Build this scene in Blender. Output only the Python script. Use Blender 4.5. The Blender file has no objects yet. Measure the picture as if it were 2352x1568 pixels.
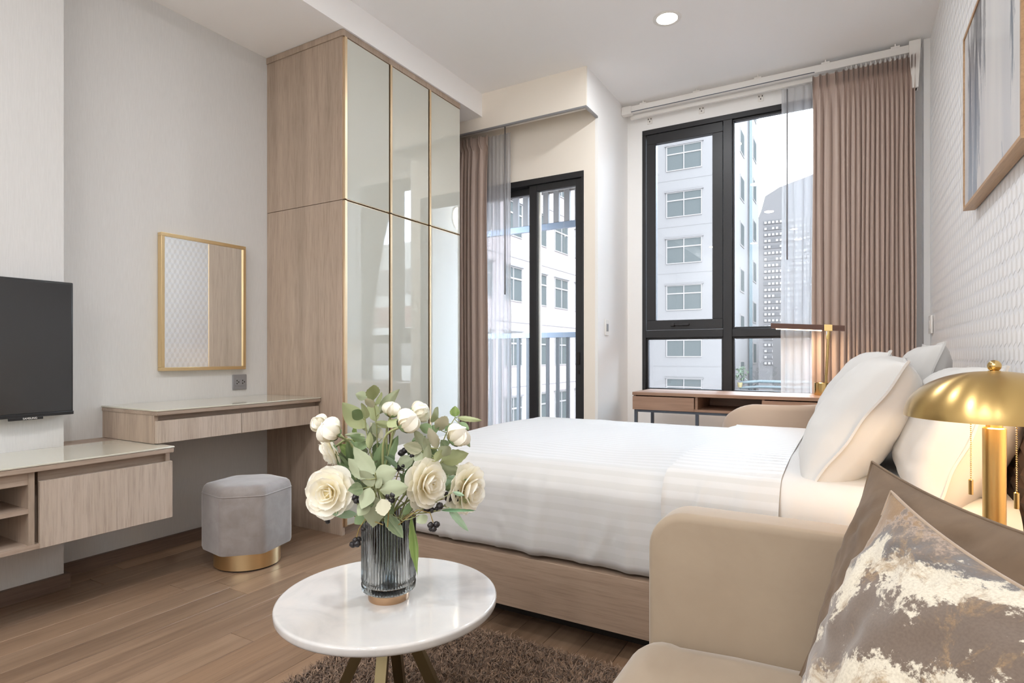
import bpy, bmesh, math, random
import numpy as np
from mathutils import Vector, Matrix, noise
random.seed(7)
S = bpy.context.scene
COL = S.collection
R = math.radians
PI = math.pi

# ------------------------------------------------------------------ camera
F = 1335.0; HOR = 815.0; YAW = R(30.1); CAMZ = 1.0
cam_d = bpy.data.cameras.new('camera'); cam = bpy.data.objects.new('camera', cam_d); COL.objects.link(cam)
cam.location = (0, 0, CAMZ); cam.rotation_euler = (PI/2, 0, YAW)
cam_d.sensor_width = 36; cam_d.lens = 36*F/2352; cam_d.shift_y = (HOR-784)/2352
cam_d.clip_start = 0.02; cam_d.clip_end = 2000
S.camera = cam
FW = Vector((-math.sin(YAW), math.cos(YAW), 0)); RT = Vector((math.cos(YAW), math.sin(YAW), 0)); UP = Vector((0, 0, 1))
def PX(u, v, d):                      # a point of the photograph at a given distance into the room
    return Vector((0, 0, CAMZ)) + d*(FW + RT*((u-1176)/F) + UP*((HOR-v)/F))

# ------------------------------------------------------------------ world, exposure
W = bpy.data.worlds.new('overcast'); S.world = W; W.use_nodes = True
bg = W.node_tree.nodes['Background']; bg.inputs[0].default_value = (0.78, 0.92, 1.08, 1); bg.inputs[1].default_value = 10.5
vs = S.view_settings; vs.view_transform = 'Standard'; vs.look = 'None'; vs.gamma = 1; vs.use_curve_mapping = False
vs.exposure = 1.06
S.cycles.max_bounces = 12; S.cycles.diffuse_bounces = 9; S.cycles.transparent_max_bounces = 16
S.cycles.sample_clamp_indirect = 6
DOWN_POWER = 8.8; FILL_POWER = 6.2; DOWN_COLOR = (.94, .97, 1.01)

# ------------------------------------------------------------------ materials
MATS = {}
def srgb(r, g, b):
    f = lambda c: ((c/255+0.055)/1.055)**2.4 if c > 10 else c/255/12.92
    return (f(r), f(g), f(b), 1)
class N:
    def __init__(s, name):
        s.m = bpy.data.materials.new(name); s.m.use_nodes = True; s.t = s.m.node_tree
        s.b = s.t.nodes['Principled BSDF']; s.out = s.t.nodes['Material Output']; MATS[name] = s.m
    def n(s, typ, **kw):
        x = s.t.nodes.new(typ)
        for k, v in kw.items(): setattr(x, k, v)
        return x
    def l(s, a, b): s.t.links.new(a, b)
    def coords(s, scale, kind='Object', rand=False):
        tc = s.n('ShaderNodeTexCoord'); mp = s.n('ShaderNodeMapping'); mp.inputs['Scale'].default_value = scale
        src = tc.outputs[kind]
        if rand:
            oi = s.n('ShaderNodeObjectInfo'); ml = s.n('ShaderNodeMath', operation='MULTIPLY'); ml.inputs[1].default_value = 37.0
            s.l(oi.outputs['Random'], ml.inputs[0]); ad = s.n('ShaderNodeVectorMath', operation='ADD')
            s.l(src, ad.inputs[0]); s.l(ml.outputs[0], ad.inputs[1]); src = ad.outputs[0]
        s.l(src, mp.inputs['Vector']); return mp.outputs['Vector']
    def noise(s, vec, scale=5, detail=4, rough=.55, dist=0):
        x = s.n('ShaderNodeTexNoise'); s.l(vec, x.inputs['Vector'])
        x.inputs['Scale'].default_value = scale; x.inputs['Detail'].default_value = detail
        x.inputs['Roughness'].default_value = rough; x.inputs['Distortion'].default_value = dist
        return x.outputs['Fac']
    def ramp(s, fac, stops, interp='LINEAR'):
        x = s.n('ShaderNodeValToRGB'); s.l(fac, x.inputs['Fac']); e = x.color_ramp; e.interpolation = interp
        while len(e.elements) < len(stops): e.elements.new(0.5)
        for el, (p, c) in zip(e.elements, stops): el.position = p; el.color = c
        return x.outputs['Color']
    def math(s, op, a, b=None):
        x = s.n('ShaderNodeMath', operation=op)
        for i, q in enumerate((a, b)):
            if q is None: continue
            if isinstance(q, (int, float)): x.inputs[i].default_value = q
            else: s.l(q, x.inputs[i])
        return x.outputs[0]
    def mix(s, fac, a, b, mode='MIX'):
        x = s.n('ShaderNodeMix', data_type='RGBA', blend_type=mode)
        for i, q in ((0, fac), (6, a), (7, b)):
            if isinstance(q, (int, float)): x.inputs[i].default_value = q
            elif isinstance(q, tuple): x.inputs[i].default_value = q
            else: s.l(q, x.inputs[i])
        return x.outputs[2]
    def bump(s, h, strength=.2, dist=.01):
        x = s.n('ShaderNodeBump'); x.inputs['Strength'].default_value = strength; x.inputs['Distance'].default_value = dist
        s.l(h, x.inputs['Height']); s.l(x.outputs[0], s.b.inputs['Normal'])
    def set(s, color=None, rough=.5, metal=0, **kw):
        if color is not None:
            if isinstance(color, tuple): s.b.inputs['Base Color'].default_value = color
            else: s.l(color, s.b.inputs['Base Color'])
        s.b.inputs['Roughness'].default_value = rough; s.b.inputs['Metallic'].default_value = metal
        for k, v in kw.items(): s.b.inputs[k.replace('_', ' ')].default_value = v
        return s.m

def plain(name, c, rough=.5, metal=0, **kw): return N(name).set(c, rough, metal, **kw)
def paint(name, c, rough=.75, bump=.05):
    n = N(name); n.b.inputs['Specular IOR Level'].default_value = .15; v = n.coords((1, 1, 1)); f = n.noise(v, 60, 3)
    n.bump(f, bump, .004); return n.set(c, rough)
def wood(name, c1, c2, c3, axis='z', rough=.5, fine=140, rand=False):
    n = N(name); sc = {'x': (.05, 1, 1), 'y': (1, .05, 1), 'z': (1, 1, .05)}[axis]
    v = n.coords(sc, rand=rand)
    a = n.noise(v, fine, 5, .65); b = n.noise(v, 11, 4, .6, .6); 
    col = n.ramp(b, [(.3, c1), (.5, c2), (.72, c3)])
    g = n.ramp(a, [(.32, (.72, .70, .68, 1)), (.52, (1, 1, 1, 1)), (.75, (1.08, 1.08, 1.08, 1))])
    col = n.mix(.75, col, g, 'MULTIPLY')
    if rand:
        oi = n.n('ShaderNodeObjectInfo'); rr = n.ramp(oi.outputs['Random'], [(0, (.84, .83, .82, 1)), (.5, (1, 1, 1, 1)), (1, (1.12, 1.08, 1.03, 1))])
        col = n.mix(1, col, rr, 'MULTIPLY')
    n.bump(a, .12, .002); return n.set(col, rough)

M_wall = paint('wall_white', srgb(244, 243, 241))
def wallpaper():
    n = N('wallpaper'); v = n.coords((1, 1, .04)); f = n.noise(v, 420, 3); n.bump(f, .10, .001)
    c = n.ramp(f, [(.3, srgb(203, 202, 200)), (.7, srgb(210, 209, 207))]); return n.set(c, .6)
M_wallpaper = wallpaper()
M_ceil = paint('ceiling_white', srgb(247, 246, 245), .8, .02)
M_beige = paint('door_wall_paint', srgb(241, 233, 221))
M_veneer = wood('veneer_upright', srgb(154, 137, 121), srgb(169, 150, 133), srgb(182, 163, 146), 'z', .45)
M_veneer_h = wood('veneer_level', srgb(148, 130, 115), srgb(162, 143, 127), srgb(174, 156, 140), 'y', .45)
M_veneer_l = wood('veneer_light', srgb(164, 148, 133), srgb(178, 162, 147), srgb(188, 173, 159), 'z', .45)
M_base = wood('baseboard_wood', srgb(92, 73, 62), srgb(106, 86, 74), srgb(122, 101, 88), 'y', .5)
M_plank = wood('oak_plank', srgb(118, 95, 76), srgb(136, 111, 90), srgb(150, 125, 103), 'y', .38, 60, True)
M_bedwood = wood('bed_veneer', srgb(136, 116, 99), srgb(152, 130, 112), srgb(166, 144, 125), 'x', .5)
M_desk = wood('desk_walnut', srgb(150, 116, 94), srgb(166, 131, 108), srgb(180, 146, 123), 'x', .42, 70)
M_walnut = wood('walnut_bar', srgb(74, 44, 32), srgb(92, 56, 40), srgb(110, 70, 50), 'x', .4)
M_frame_oak = wood('frame_oak', srgb(165, 128, 92), srgb(180, 143, 104), srgb(192, 156, 118), 'y', .4)
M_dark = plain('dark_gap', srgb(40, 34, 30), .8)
M_black = plain('black_aluminium', srgb(40, 40, 42), .42, .2)
M_steel = plain('grey_steel', srgb(92, 98, 108), .4, .5)
M_chrome = plain('chrome', (.75, .75, .75, 1), .15, 1)
M_white = plain('white_plastic', srgb(236, 233, 228), .4)
M_grey_plate = plain('silver_plastic', srgb(150, 150, 153), .35, .4)
M_gold = plain('satin_gold', (.78, .60, .34, 1), .28, 1)
M_brass = plain('polished_brass', (.66, .47, .20, 1), .17, 1)
def brushed():
    n = N('brushed_brass'); v = n.coords((1, 1, 40)); f = n.noise(v, 30, 3); n.bump(f, .06, .001)
    n.b.inputs['Anisotropic'].default_value = .85; n.b.inputs['Anisotropic Rotation'].default_value = .25; tg = n.n('ShaderNodeTangent', direction_type='RADIAL', axis='Z'); n.l(tg.outputs[0], n.b.inputs['Tangent'])
    return n.set((.60, .41, .16, 1), .30, 1)
M_brushed = brushed()
M_trimgold = plain('champagne_trim', (.80, .63, .42, 1), .38, 1)
M_bronze = plain('bronze_leg', (.27, .22, .12, 1), .36, 1)
M_mirror = plain('mirror_glass', (.93, .96, .97, 1), .01, 1)
M_doorglass = plain('painted_glass', srgb(200, 201, 191), .02, 0, IOR=2.0, Coat_Weight=.6, Coat_Roughness=.02)
M_topglass = plain('table_glass', srgb(196, 192, 176), .05, 0, Coat_Weight=.4, Coat_Roughness=.02)
M_screen = plain('tv_screen', srgb(24, 24, 26), .22, 0, Specular_IOR_Level=.9)
M_tvbody = plain('tv_body', srgb(26, 26, 28), .35)
def glass_thin(name, tint=(1, 1, 1, 1), gloss=.0):
    n = N(name); tr = n.n('ShaderNodeBsdfTransparent'); tr.inputs[0].default_value = tint
    gl = n.n('ShaderNodeBsdfGlossy'); gl.inputs['Roughness'].default_value = gloss
    fr = n.n('ShaderNodeFresnel'); fr.inputs[0].default_value = 1.45
    mx = n.n('ShaderNodeMixShader'); n.l(fr.outputs[0], mx.inputs[0]); n.l(tr.outputs[0], mx.inputs[1]); n.l(gl.outputs[0], mx.inputs[2])
    n.l(mx.outputs[0], n.out.inputs[0]); return n.m
M_glass = glass_thin('window_glass', (.96, .975, .98, 1))
M_vaseglass = plain('smoked_glass', (.60, .63, .63, 1), .02, 0, Transmission_Weight=1.0, IOR=1.45)
def sheer():
    n = N('sheer_voile'); tr = n.n('ShaderNodeBsdfTransparent'); tl = n.n('ShaderNodeBsdfTranslucent'); df = n.n('ShaderNodeBsdfDiffuse')
    tl.inputs[0].default_value = (.52, .52, .53, 1); df.inputs[0].default_value = (.85, .85, .86, 1)
    a = n.n('ShaderNodeMixShader'); a.inputs[0].default_value = .5; n.l(tl.outputs[0], a.inputs[1]); n.l(df.outputs[0], a.inputs[2])
    b = n.n('ShaderNodeMixShader'); b.inputs[0].default_value = .64; n.l(tr.outputs[0], b.inputs[1]); n.l(a.outputs[0], b.inputs[2])
    n.l(b.outputs[0], n.out.inputs[0]); return n.m
M_sheer = sheer()
def fabric(name, c, rough=.8, sheen=.3, scale=500, bump=.15, var=None, vs=14):
    n = N(name); v = n.coords((1, 1, 1)); f = n.noise(v, scale, 2); n.bump(f, bump, .001)
    col = c
    if var is not None:
        g = n.noise(v, vs, 5, .6, .4); col = n.ramp(g, [(.3, c), (.7, var)])
    return n.set(col, rough, 0, Sheen_Weight=sheen, Sheen_Roughness=.4)
M_drape = fabric('drape_satin', srgb(182, 162, 150), .5, .2, 900, .02)
M_velvet_g = fabric('grey_velvet', srgb(132, 124, 120), .75, .9, 400, .1, srgb(150, 143, 140))
M_velvet_c = fabric('cream_velvet', srgb(150, 132, 112), .7, .4, 500, .08, srgb(160, 143, 122), 5)
M_velvet_ch = fabric('blush_velvet', srgb(198, 174, 152), .7, .4, 500, .08)
M_velvet_b = fabric('brown_velvet', srgb(96, 77, 58), .75, .1, 400, .1, srgb(118, 97, 76), 9)
M_velvet_cb = fabric('cushion_back', srgb(168, 146, 124), .7, .6, 400, .1)
M_headb = fabric('headboard_cloth', srgb(116, 95, 86), .7, .3)
M_linen = fabric('white_cotton', srgb(208, 206, 203), .75, .1, 600, .05)
def stripe_sheet():
    n = N('stripe_cotton'); tc = n.n('ShaderNodeTexCoord'); sp = n.n('ShaderNodeSeparateXYZ'); n.l(tc.outputs['UV'], sp.inputs[0])
    s = n.math('MULTIPLY', sp.outputs[1], 1/.046); s = n.math('FRACT', s); s = n.math('GREATER_THAN', s, .5)
    col = n.mix(s, srgb(202, 201, 200), srgb(197, 196, 194))
    rr = n.math('MULTIPLY', s, .16); rr = n.math('ADD', rr, .46); n.l(rr, n.b.inputs['Roughness'])
    m = n.set(col, .5, 0, Sheen_Weight=.15); n.l(rr, n.b.inputs['Roughness']); return m
M_stripe = stripe_sheet()
def marble():
    n = N('white_marble'); v = n.coords((1, 1, 1)); f = n.noise(v, 6, 6, .6, 1.2)
    c = n.ramp(f, [(.25, srgb(190, 188, 187)), (.5, srgb(204, 201, 198)), (.75, srgb(210, 205, 200))])
    return n.set(c, .06, 0, Coat_Weight=.5, Coat_Roughness=.02)
M_marble = marble()
def cushion_print():
    n = N('brushstroke_print'); tc = n.n('ShaderNodeTexCoord'); v = tc.outputs['UV']
    mp = n.n('ShaderNodeMapping'); n.l(v, mp.inputs[0]); mp.inputs['Location'].default_value = (.08, .16, 0); mp.inputs['Scale'].default_value = (.66, .66, 1)
    ln = n.n('ShaderNodeVectorMath', operation='LENGTH'); n.l(mp.outputs[0], ln.inputs[0])
    big = n.noise(v, 3.2, 5, .65, .5); fine = n.noise(v, 70, 6, .8)
    r = n.math('ADD', ln.outputs['Value'], n.math('MULTIPLY', big, .42)); r = n.math('ADD', r, n.math('MULTIPLY', n.noise(v, 17, 5, .7), .16)); r = n.math('ADD', r, n.math('MULTIPLY', fine, .13)); r = n.math('SUBTRACT', r, .34)
    cr = srgb(214, 205, 186); tp = srgb(108, 92, 79); gr = srgb(98, 93, 92); oc = srgb(158, 130, 92); br = srgb(116, 92, 70); pk = srgb(176, 152, 132)
    c = n.ramp(r, [(.30, br), (.42, oc), (.47, tp), (.56, tp), (.575, cr), (.66, cr), (.675, tp), (.80, tp), (.815, cr), (.90, cr), (.92, gr), (1.0, tp)], 'LINEAR')
    c2 = n.ramp(r, [(.92, gr), (.97, tp), (1.0, pk), (1.06, oc), (1.14, srgb(190, 158, 104)), (1.24, srgb(140, 108, 70))])
    f = n.math('GREATER_THAN', r, .93); c = n.mix(f, c, c2)
    oq = n.ramp(n.noise(v, 5.5, 6, .75, .8), [(.53, (0, 0, 0, 1)), (.62, (.75, .75, .75, 1))]); c = n.mix(oq, c, n.ramp(fine, [(.4, srgb(128, 100, 70)), (.6, srgb(170, 140, 98))]))
    fl = n.noise(v, 130, 3); c = n.mix(.35, c, n.ramp(fl, [(.35, (.55, .5, .45, 1)), (.6, (1, 1, 1, 1))]), 'MULTIPLY')
    n.bump(fl, .1, .001); return n.set(c, .7, 0, Sheen_Weight=.4)
M_print = cushion_print()
def art():
    n = N('abstract_painting'); tc = n.n('ShaderNodeTexCoord'); v = tc.outputs['UV']
    mp = n.n('ShaderNodeMapping'); n.l(v, mp.inputs[0]); mp.inputs['Scale'].default_value = (7.5, .55, 1); mp.inputs['Rotation'].default_value = (0, 0, R(-6))
    f = n.noise(mp.outputs[0], 1.6, 5, .66, .9); sp = n.n('ShaderNodeSeparateXYZ'); n.l(v, sp.inputs[0]); X_, Y_ = sp.outputs[0], sp.outputs[1]
    env = n.ramp(n.math('ADD', X_, n.math('MULTIPLY', Y_, -.10)), [(0, (.40, .40, .40, 1)), (.06, (.50, .50, .50, 1)), (.24, (.48, .48, .48, 1)), (.40, (.26, .26, .26, 1)), (.66, (.20, .20, .20, 1)), (.80, (.40, .40, .40, 1)), (.92, (.30, .30, .30, 1))])
    m = n.math('ADD', f, env); m = n.math('ADD', m, n.math('MULTIPLY', n.noise(v, 60, 3), .05))
    m = n.ramp(m, [(.95, (0, 0, 0, 1)), (1.0, (.45, .45, .45, 1)), (1.06, (1, 1, 1, 1))]) if False else n.ramp(n.math('SUBTRACT', m, .5), [(.44, (0, 0, 0, 1)), (.465, (.6, .6, .6, 1)), (.52, (.8, .8, .8, 1)), (.56, (1, 1, 1, 1))])
    stroke = n.ramp(Y_, [(.15, srgb(150, 164, 178)), (.55, srgb(106, 118, 132)), (.85, srgb(86, 88, 94))])
    ground = n.ramp(n.noise(mp.outputs[0], .8, 3), [(.35, srgb(205, 206, 208)), (.6, srgb(222, 221, 219))])
    return n.set(n.mix(m, ground, stroke), .35, 0, Coat_Weight=.2)
M_art = art()
def emit(name, c, s):
    n = N(name); e = n.n('ShaderNodeEmission'); e.inputs[0].default_value = c; e.inputs[1].default_value = s
    n.l(e.outputs[0], n.out.inputs[0]); return n.m
M_led = emit('warm_led', (1, .72, .44, 1), 9)
M_down = emit('downlight_lens', (1, .86, .66, 1), 14)
M_globe = emit('opal_lamp', (1, .88, .70, 1), 9)
M_bulb = emit('bulb', (1, .78, .5, 1), 18)
def petal_mat():
    n = N('ivory_petal'); v = n.coords((1, 1, .3)); f = n.noise(v, 60, 3)
    tc = n.n('ShaderNodeTexCoord'); sp = n.n('ShaderNodeSeparateXYZ'); n.l(tc.outputs['UV'], sp.inputs[0])
    c = n.ramp(sp.outputs[1], [(0, srgb(240, 226, 176)), (.3, srgb(252, 247, 230)), (1, srgb(254, 252, 245))]); n.bump(f, .08, .002)
    tl = n.n('ShaderNodeBsdfTranslucent'); n.l(c, tl.inputs[0]); mx = n.n('ShaderNodeMixShader'); mx.inputs[0].default_value = .35; n.l(n.b.outputs[0], mx.inputs[1]); n.l(tl.outputs[0], mx.inputs[2]); n.l(mx.outputs[0], n.out.inputs[0])
    return n.set(c, .6, 0)
M_petal = petal_mat()
def leafm(name, a, b, under):
    n = N(name); v = n.coords((1, .6, .3), rand=True); f = n.noise(v, 6, 4)
    c = n.ramp(f, [(.3, a), (.7, b)]); tc = n.n('ShaderNodeTexCoord'); sp = n.n('ShaderNodeSeparateXYZ'); n.l(tc.outputs['UV'], sp.inputs[0])
    e = n.math('ABSOLUTE', n.math('SUBTRACT', sp.outputs[0], .5)); c = n.mix(n.ramp(e, [(0, (.55, .55, .55, 1)), (.05, (0, 0, 0, 1)), (.42, (0, 0, 0, 1)), (.5, (.5, .5, .5, 1))]), c, under); ge = n.n('ShaderNodeNewGeometry'); c = n.mix(ge.outputs['Backfacing'], c, under)
    return n.set(c, .62, 0)
M_leaf = [leafm('sage_leaf', srgb(108, 128, 94), srgb(142, 157, 122), srgb(164, 172, 142)),
          leafm('olive_leaf', srgb(104, 130, 64), srgb(138, 158, 90), srgb(164, 172, 128)),
          leafm('deep_leaf', srgb(62, 92, 50), srgb(92, 122, 76), srgb(122, 144, 102)),
          leafm('mint_leaf', srgb(104, 146, 112), srgb(134, 168, 130), srgb(152, 178, 148)),
          leafm('pale_leaf', srgb(152, 156, 128), srgb(180, 180, 152), srgb(190, 186, 162))]
M_stem = plain('stem_green', srgb(152, 156, 108), .6)
M_berry = plain('black_berry', srgb(38, 34, 36), .35)
M_rug = N('shag_pile')
def _rug():
    n = M_rug; oi = n.n('ShaderNodeTexCoord'); f = n.noise(oi.outputs['Object'], 60, 2)
    c = n.ramp(f, [(.3, srgb(92, 72, 57)), (.5, srgb(130, 106, 87)), (.72, srgb(166, 141, 120))]); return n.set(c, .85, 0, Sheen_Weight=.2)
M_rug = _rug()
M_bld = plain('render_white', (0.0863, 0.0759, 0.0707, 1), .85, 0, Specular_IOR_Level=.05)
M_bld2 = plain('render_pale', (0.1498, 0.1189, 0.1116, 1), .85, 0, Specular_IOR_Level=.05)
M_bldg = plain('tower_grey', (0.0519, 0.0454, 0.0427, 1), .8, 0, Specular_IOR_Level=.05)
M_bldw = plain('tower_window', (0.0983, 0.0843, 0.0760, 1), .7, 0, Specular_IOR_Level=.05)
M_wframe = plain('upvc_frame', (0.1140, 0.0988, 0.0906, 1), .5, 0, Specular_IOR_Level=0.0)
M_wpane = plain('facade_glass', (0.0393, 0.0403, 0.0380, 1), .45, 0, Specular_IOR_Level=0.0)
M_pipe = plain('blue_pipe', (0.0668, 0.0757, 0.0760, 1), .6, 0, Specular_IOR_Level=.05)
M_ground = plain('street', (0.0708, 0.0593, 0.0526, 1), .9, 0, Specular_IOR_Level=.05)
M_pale = plain('pale_concrete', (.20, .185, .17, 1), .85, 0, Specular_IOR_Level=.05)
M_red = plain('roof_red', (0.0786, 0.0435, 0.0362, 1), .8, 0, Specular_IOR_Level=.05)

# ------------------------------------------------------------------ geometry helpers
ORG = {}
def org(o):
    p = Vector((0, 0, 0))
    while o is not None: p += o.location; o = o.parent
    return p
def tag(o, label=None, cat=None, group=None, kind=None):
    for k, v in (('label', label), ('category', cat), ('group', group), ('kind', kind)):
        if v: o[k] = v
    return o
def thing(name, label, cat, loc=(0, 0, 0), group=None, kind=None):
    o = bpy.data.objects.new(name, None); COL.objects.link(o); o.location = loc; o.empty_display_size = .1
    return tag(o, label, cat, group, kind)
def mk(name, verts, faces, mat, parent=None, smooth=35, local=False, uvs=None, flat=False):
    me = bpy.data.meshes.new(name)
    if parent is not None and not local:
        p = org(parent); verts = [(v[0]-p.x, v[1]-p.y, v[2]-p.z) for v in verts]
    me.from_pydata([tuple(v) for v in verts], [], faces)
    if uvs is not None:
        ul = me.uv_layers.new(name='UVMap'); li = np.empty(len(me.loops), dtype=np.int32); me.loops.foreach_get('vertex_index', li)
        ul.data.foreach_set('uv', np.asarray(uvs, dtype=np.float32)[li].ravel())
    me.materials.append(mat)
    if smooth:
        me.shade_smooth()
        if smooth < 180:
            me.set_sharp_from_angle(angle=R(smooth))
            if flat:
                for p in me.polygons:
                    if max(abs(c) for c in p.normal) > .9999: p.use_smooth = False
    o = bpy.data.objects.new(name, me); COL.objects.link(o)
    if parent is not None: o.parent = parent
    return o
class G:
    def __init__(s): s.v = []; s.f = []
    def add(s, v, f):
        k = len(s.v); s.v += [tuple(x) for x in v]; s.f += [tuple(i+k for i in q) for q in f]; return s
    def box(s, x0, x1, y0, y1, z0, z1, bev=0, seg=2):
        if bev <= 0:
            return s.add([(x0,y0,z0),(x1,y0,z0),(x1,y1,z0),(x0,y1,z0),(x0,y0,z1),(x1,y0,z1),(x1,y1,z1),(x0,y1,z1)],
                  [(3,2,1,0),(4,5,6,7),(0,1,5,4),(1,2,6,5),(2,3,7,6),(3,0,4,7)])
        bm = bmesh.new(); bmesh.ops.create_cube(bm, size=1)
        for v in bm.verts: v.co = ((x0+x1)/2+v.co.x*(x1-x0), (y0+y1)/2+v.co.y*(y1-y0), (z0+z1)/2+v.co.z*(z1-z0))
        bmesh.ops.bevel(bm, geom=bm.edges[:], offset=bev, segments=seg, affect='EDGES', profile=.5)
        bm.verts.index_update(); s.add([v.co[:] for v in bm.verts], [[v.index for v in f.verts] for f in bm.faces]); bm.free(); return s
    def lathe(s, prof, c=(0, 0, 0), n=48, axis='z', fn=None):
        vs, fs = [], []
        for i in range(n):
            a = 2*PI*i/n
            for r, z in prof:
                rr = fn(a, r, z) if fn else r
                vs.append((c[0]+rr*math.cos(a), c[1]+rr*math.sin(a), c[2]+z))
        m = len(prof)
        for i in range(n):
            j = (i+1) % n
            for k in range(m-1): fs.append((i*m+k, j*m+k, j*m+k+1, i*m+k+1))
        return s.add(vs, fs)
    def tube(s, pts, r, n=8, r2=None, cap=True):
        pts = [Vector(p) for p in pts]; vs, fs = [], []; m = len(pts)
        t0 = (pts[1]-pts[0]).normalized(); up = Vector((0, 0, 1)) if abs(t0.z) < .9 else Vector((1, 0, 0))
        x = t0.cross(up).normalized()
        for i, p in enumerate(pts):
            t = (pts[min(i+1, m-1)]-pts[max(i-1, 0)]).normalized(); x = (x-t*x.dot(t)).normalized(); y = t.cross(x)
            rr = r if r2 is None else r+(r2-r)*i/(m-1)
            for k in range(n):
                a = 2*PI*k/n; vs.append(p+x*(rr*math.cos(a))+y*(rr*math.sin(a)))
        for i in range(m-1):
            for k in range(n): fs.append((i*n+k, i*n+(k+1) % n, (i+1)*n+(k+1) % n, (i+1)*n+k))
        if cap: fs.append(tuple(range(n))[::-1]); fs.append(tuple((m-1)*n+k for k in range(n)))
        return s.add(vs, fs)
    def prism(s, outline, axis, a0, a1):      # outline in the plane across the axis
        n = len(outline); mkp = {'x': lambda p, a: (a, p[0], p[1]), 'y': lambda p, a: (p[0], a, p[1]), 'z': lambda p, a: (p[0], p[1], a)}[axis]
        vs = [mkp(p, a0) for p in outline]+[mkp(p, a1) for p in outline]
        fs = [(i, (i+1) % n, (i+1) % n+n, i+n) for i in range(n)]+[tuple(range(n))[::-1], tuple(range(n, 2*n))]
        return s.add(vs, fs)
    def ico(s, c, r, sub=2):
        bm = bmesh.new(); bmesh.ops.create_icosphere(bm, subdivisions=sub, radius=r); bm.verts.index_update()
        s.add([(v.co.x+c[0], v.co.y+c[1], v.co.z+c[2]) for v in bm.verts], [[v.index for v in f.verts] for f in bm.faces]); bm.free(); return s
    def build(s, name, mat, parent=None, smooth=35, local=False): return mk(name, s.v, s.f, mat, parent, smooth, local, None, smooth == 35)
def box(name, b, mat, parent=None, bev=0, seg=2): return G().box(*b, bev, seg).build(name, mat, parent)
def struct(name, b, mat, label, bev=0):
    return tag(box(name, b, mat, None, bev), label, kind='structure')
def dup(o, parent=None, mat=None):
    c = o.copy(); COL.objects.link(c); c.parent = parent
    for ch in o.children: dup(ch, c)
    return c
def roundrect(x0, x1, z0, z1, r, n=8, corners=(1, 1, 1, 1)):
    out = []
    for k, (cx, cz, a0) in enumerate(((x1-r, z1-r, 0), (x0+r, z1-r, 90), (x0+r, z0+r, 180), (x1-r, z0+r, 270))):
        if corners[k]:
            for i in range(n+1):
                a = R(a0+90*i/n); out.append((cx+r*math.cos(a), cz+r*math.sin(a)))
        else: out.append(((x1, z1), (x0, z1), (x0, z0), (x1, z0))[k])
    return out
def grid_faces(nu, nv, wrap=False):
    fs = []
    for i in range(nu if wrap else nu-1):
        for j in range(nv-1):
            i2 = (i+1) % nu; fs.append((i*nv+j, i2*nv+j, i2*nv+j+1, i*nv+j+1))
    return fs

# ================================================================== THE ROOM
XL, XP, XR = -3.06, -2.92, .44          # left wall, tv pier, right wall
YD, YW, YB = 3.90, 4.55, -2.3           # door wall, window wall, back wall
XN = -1.5526                            # wall between door and window
ZC, ZL, XB = 2.975, 2.80, -2.40         # ceiling, low ceiling, bulkhead face
floor = struct('floor', (XL-.1, XR+.1, YB, YW, -.06, -.009), M_dark, 'brown oak plank floor of the room')
rnd = random.Random(3); plank_me = {}
pw = .126; x = XL
while x < XR:
    y = -1.0 - rnd.random()*1.1
    while y < YW:
        ln = rnd.choice((.9, 1.2, 1.5, 1.8))
        y1 = min(y+ln, YW); L = round(y1-y, 2); w = min(pw, XR-x)
        if L > .05 and w > .02:
            key = (ln, w) if abs(L-ln) < .01 else (L, w)
            if key not in plank_me:
                o = G().box(0, w-.0012, 0, L-.0015, -.010, 0, .0009, 1).build('plank', M_plank, None, 35, True); plank_me[key] = o.data
            else:
                o = bpy.data.objects.new('plank', plank_me[key]); COL.objects.link(o)
            o.parent = floor; o.location = (x, y, 0)
        y = y1
    x += pw
box('floor_base', (XL, XR, YB, -1.0, -.012, -.0005), M_plank, floor)
struct('ceiling', (XL-.1, XR+.1, YB-.1, YW+.12, ZC, ZC+.12), M_ceil, 'white painted main ceiling with a round downlight')
struct('trim_1', (XL, XB, YB, YD-.001, ZL, ZC-.001), M_ceil, 'lowered white ceiling bulkhead running above the wardrobe and tv wall')
struct('wall_left', (XL-.12, XL, YB, YD+.1, 0, ZC), M_wallpaper, 'off-white papered wall behind the mirror and vanity')
struct('wall_pier', (XL, XP, YB, 1.195, 0, ZL), M_wallpaper, 'projecting off-white wall section carrying the television')
struct('wall_back', (XL-.1, XR+.1, YB-.1, YB, 0, ZC), M_wall, 'white wall behind the camera')
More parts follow.
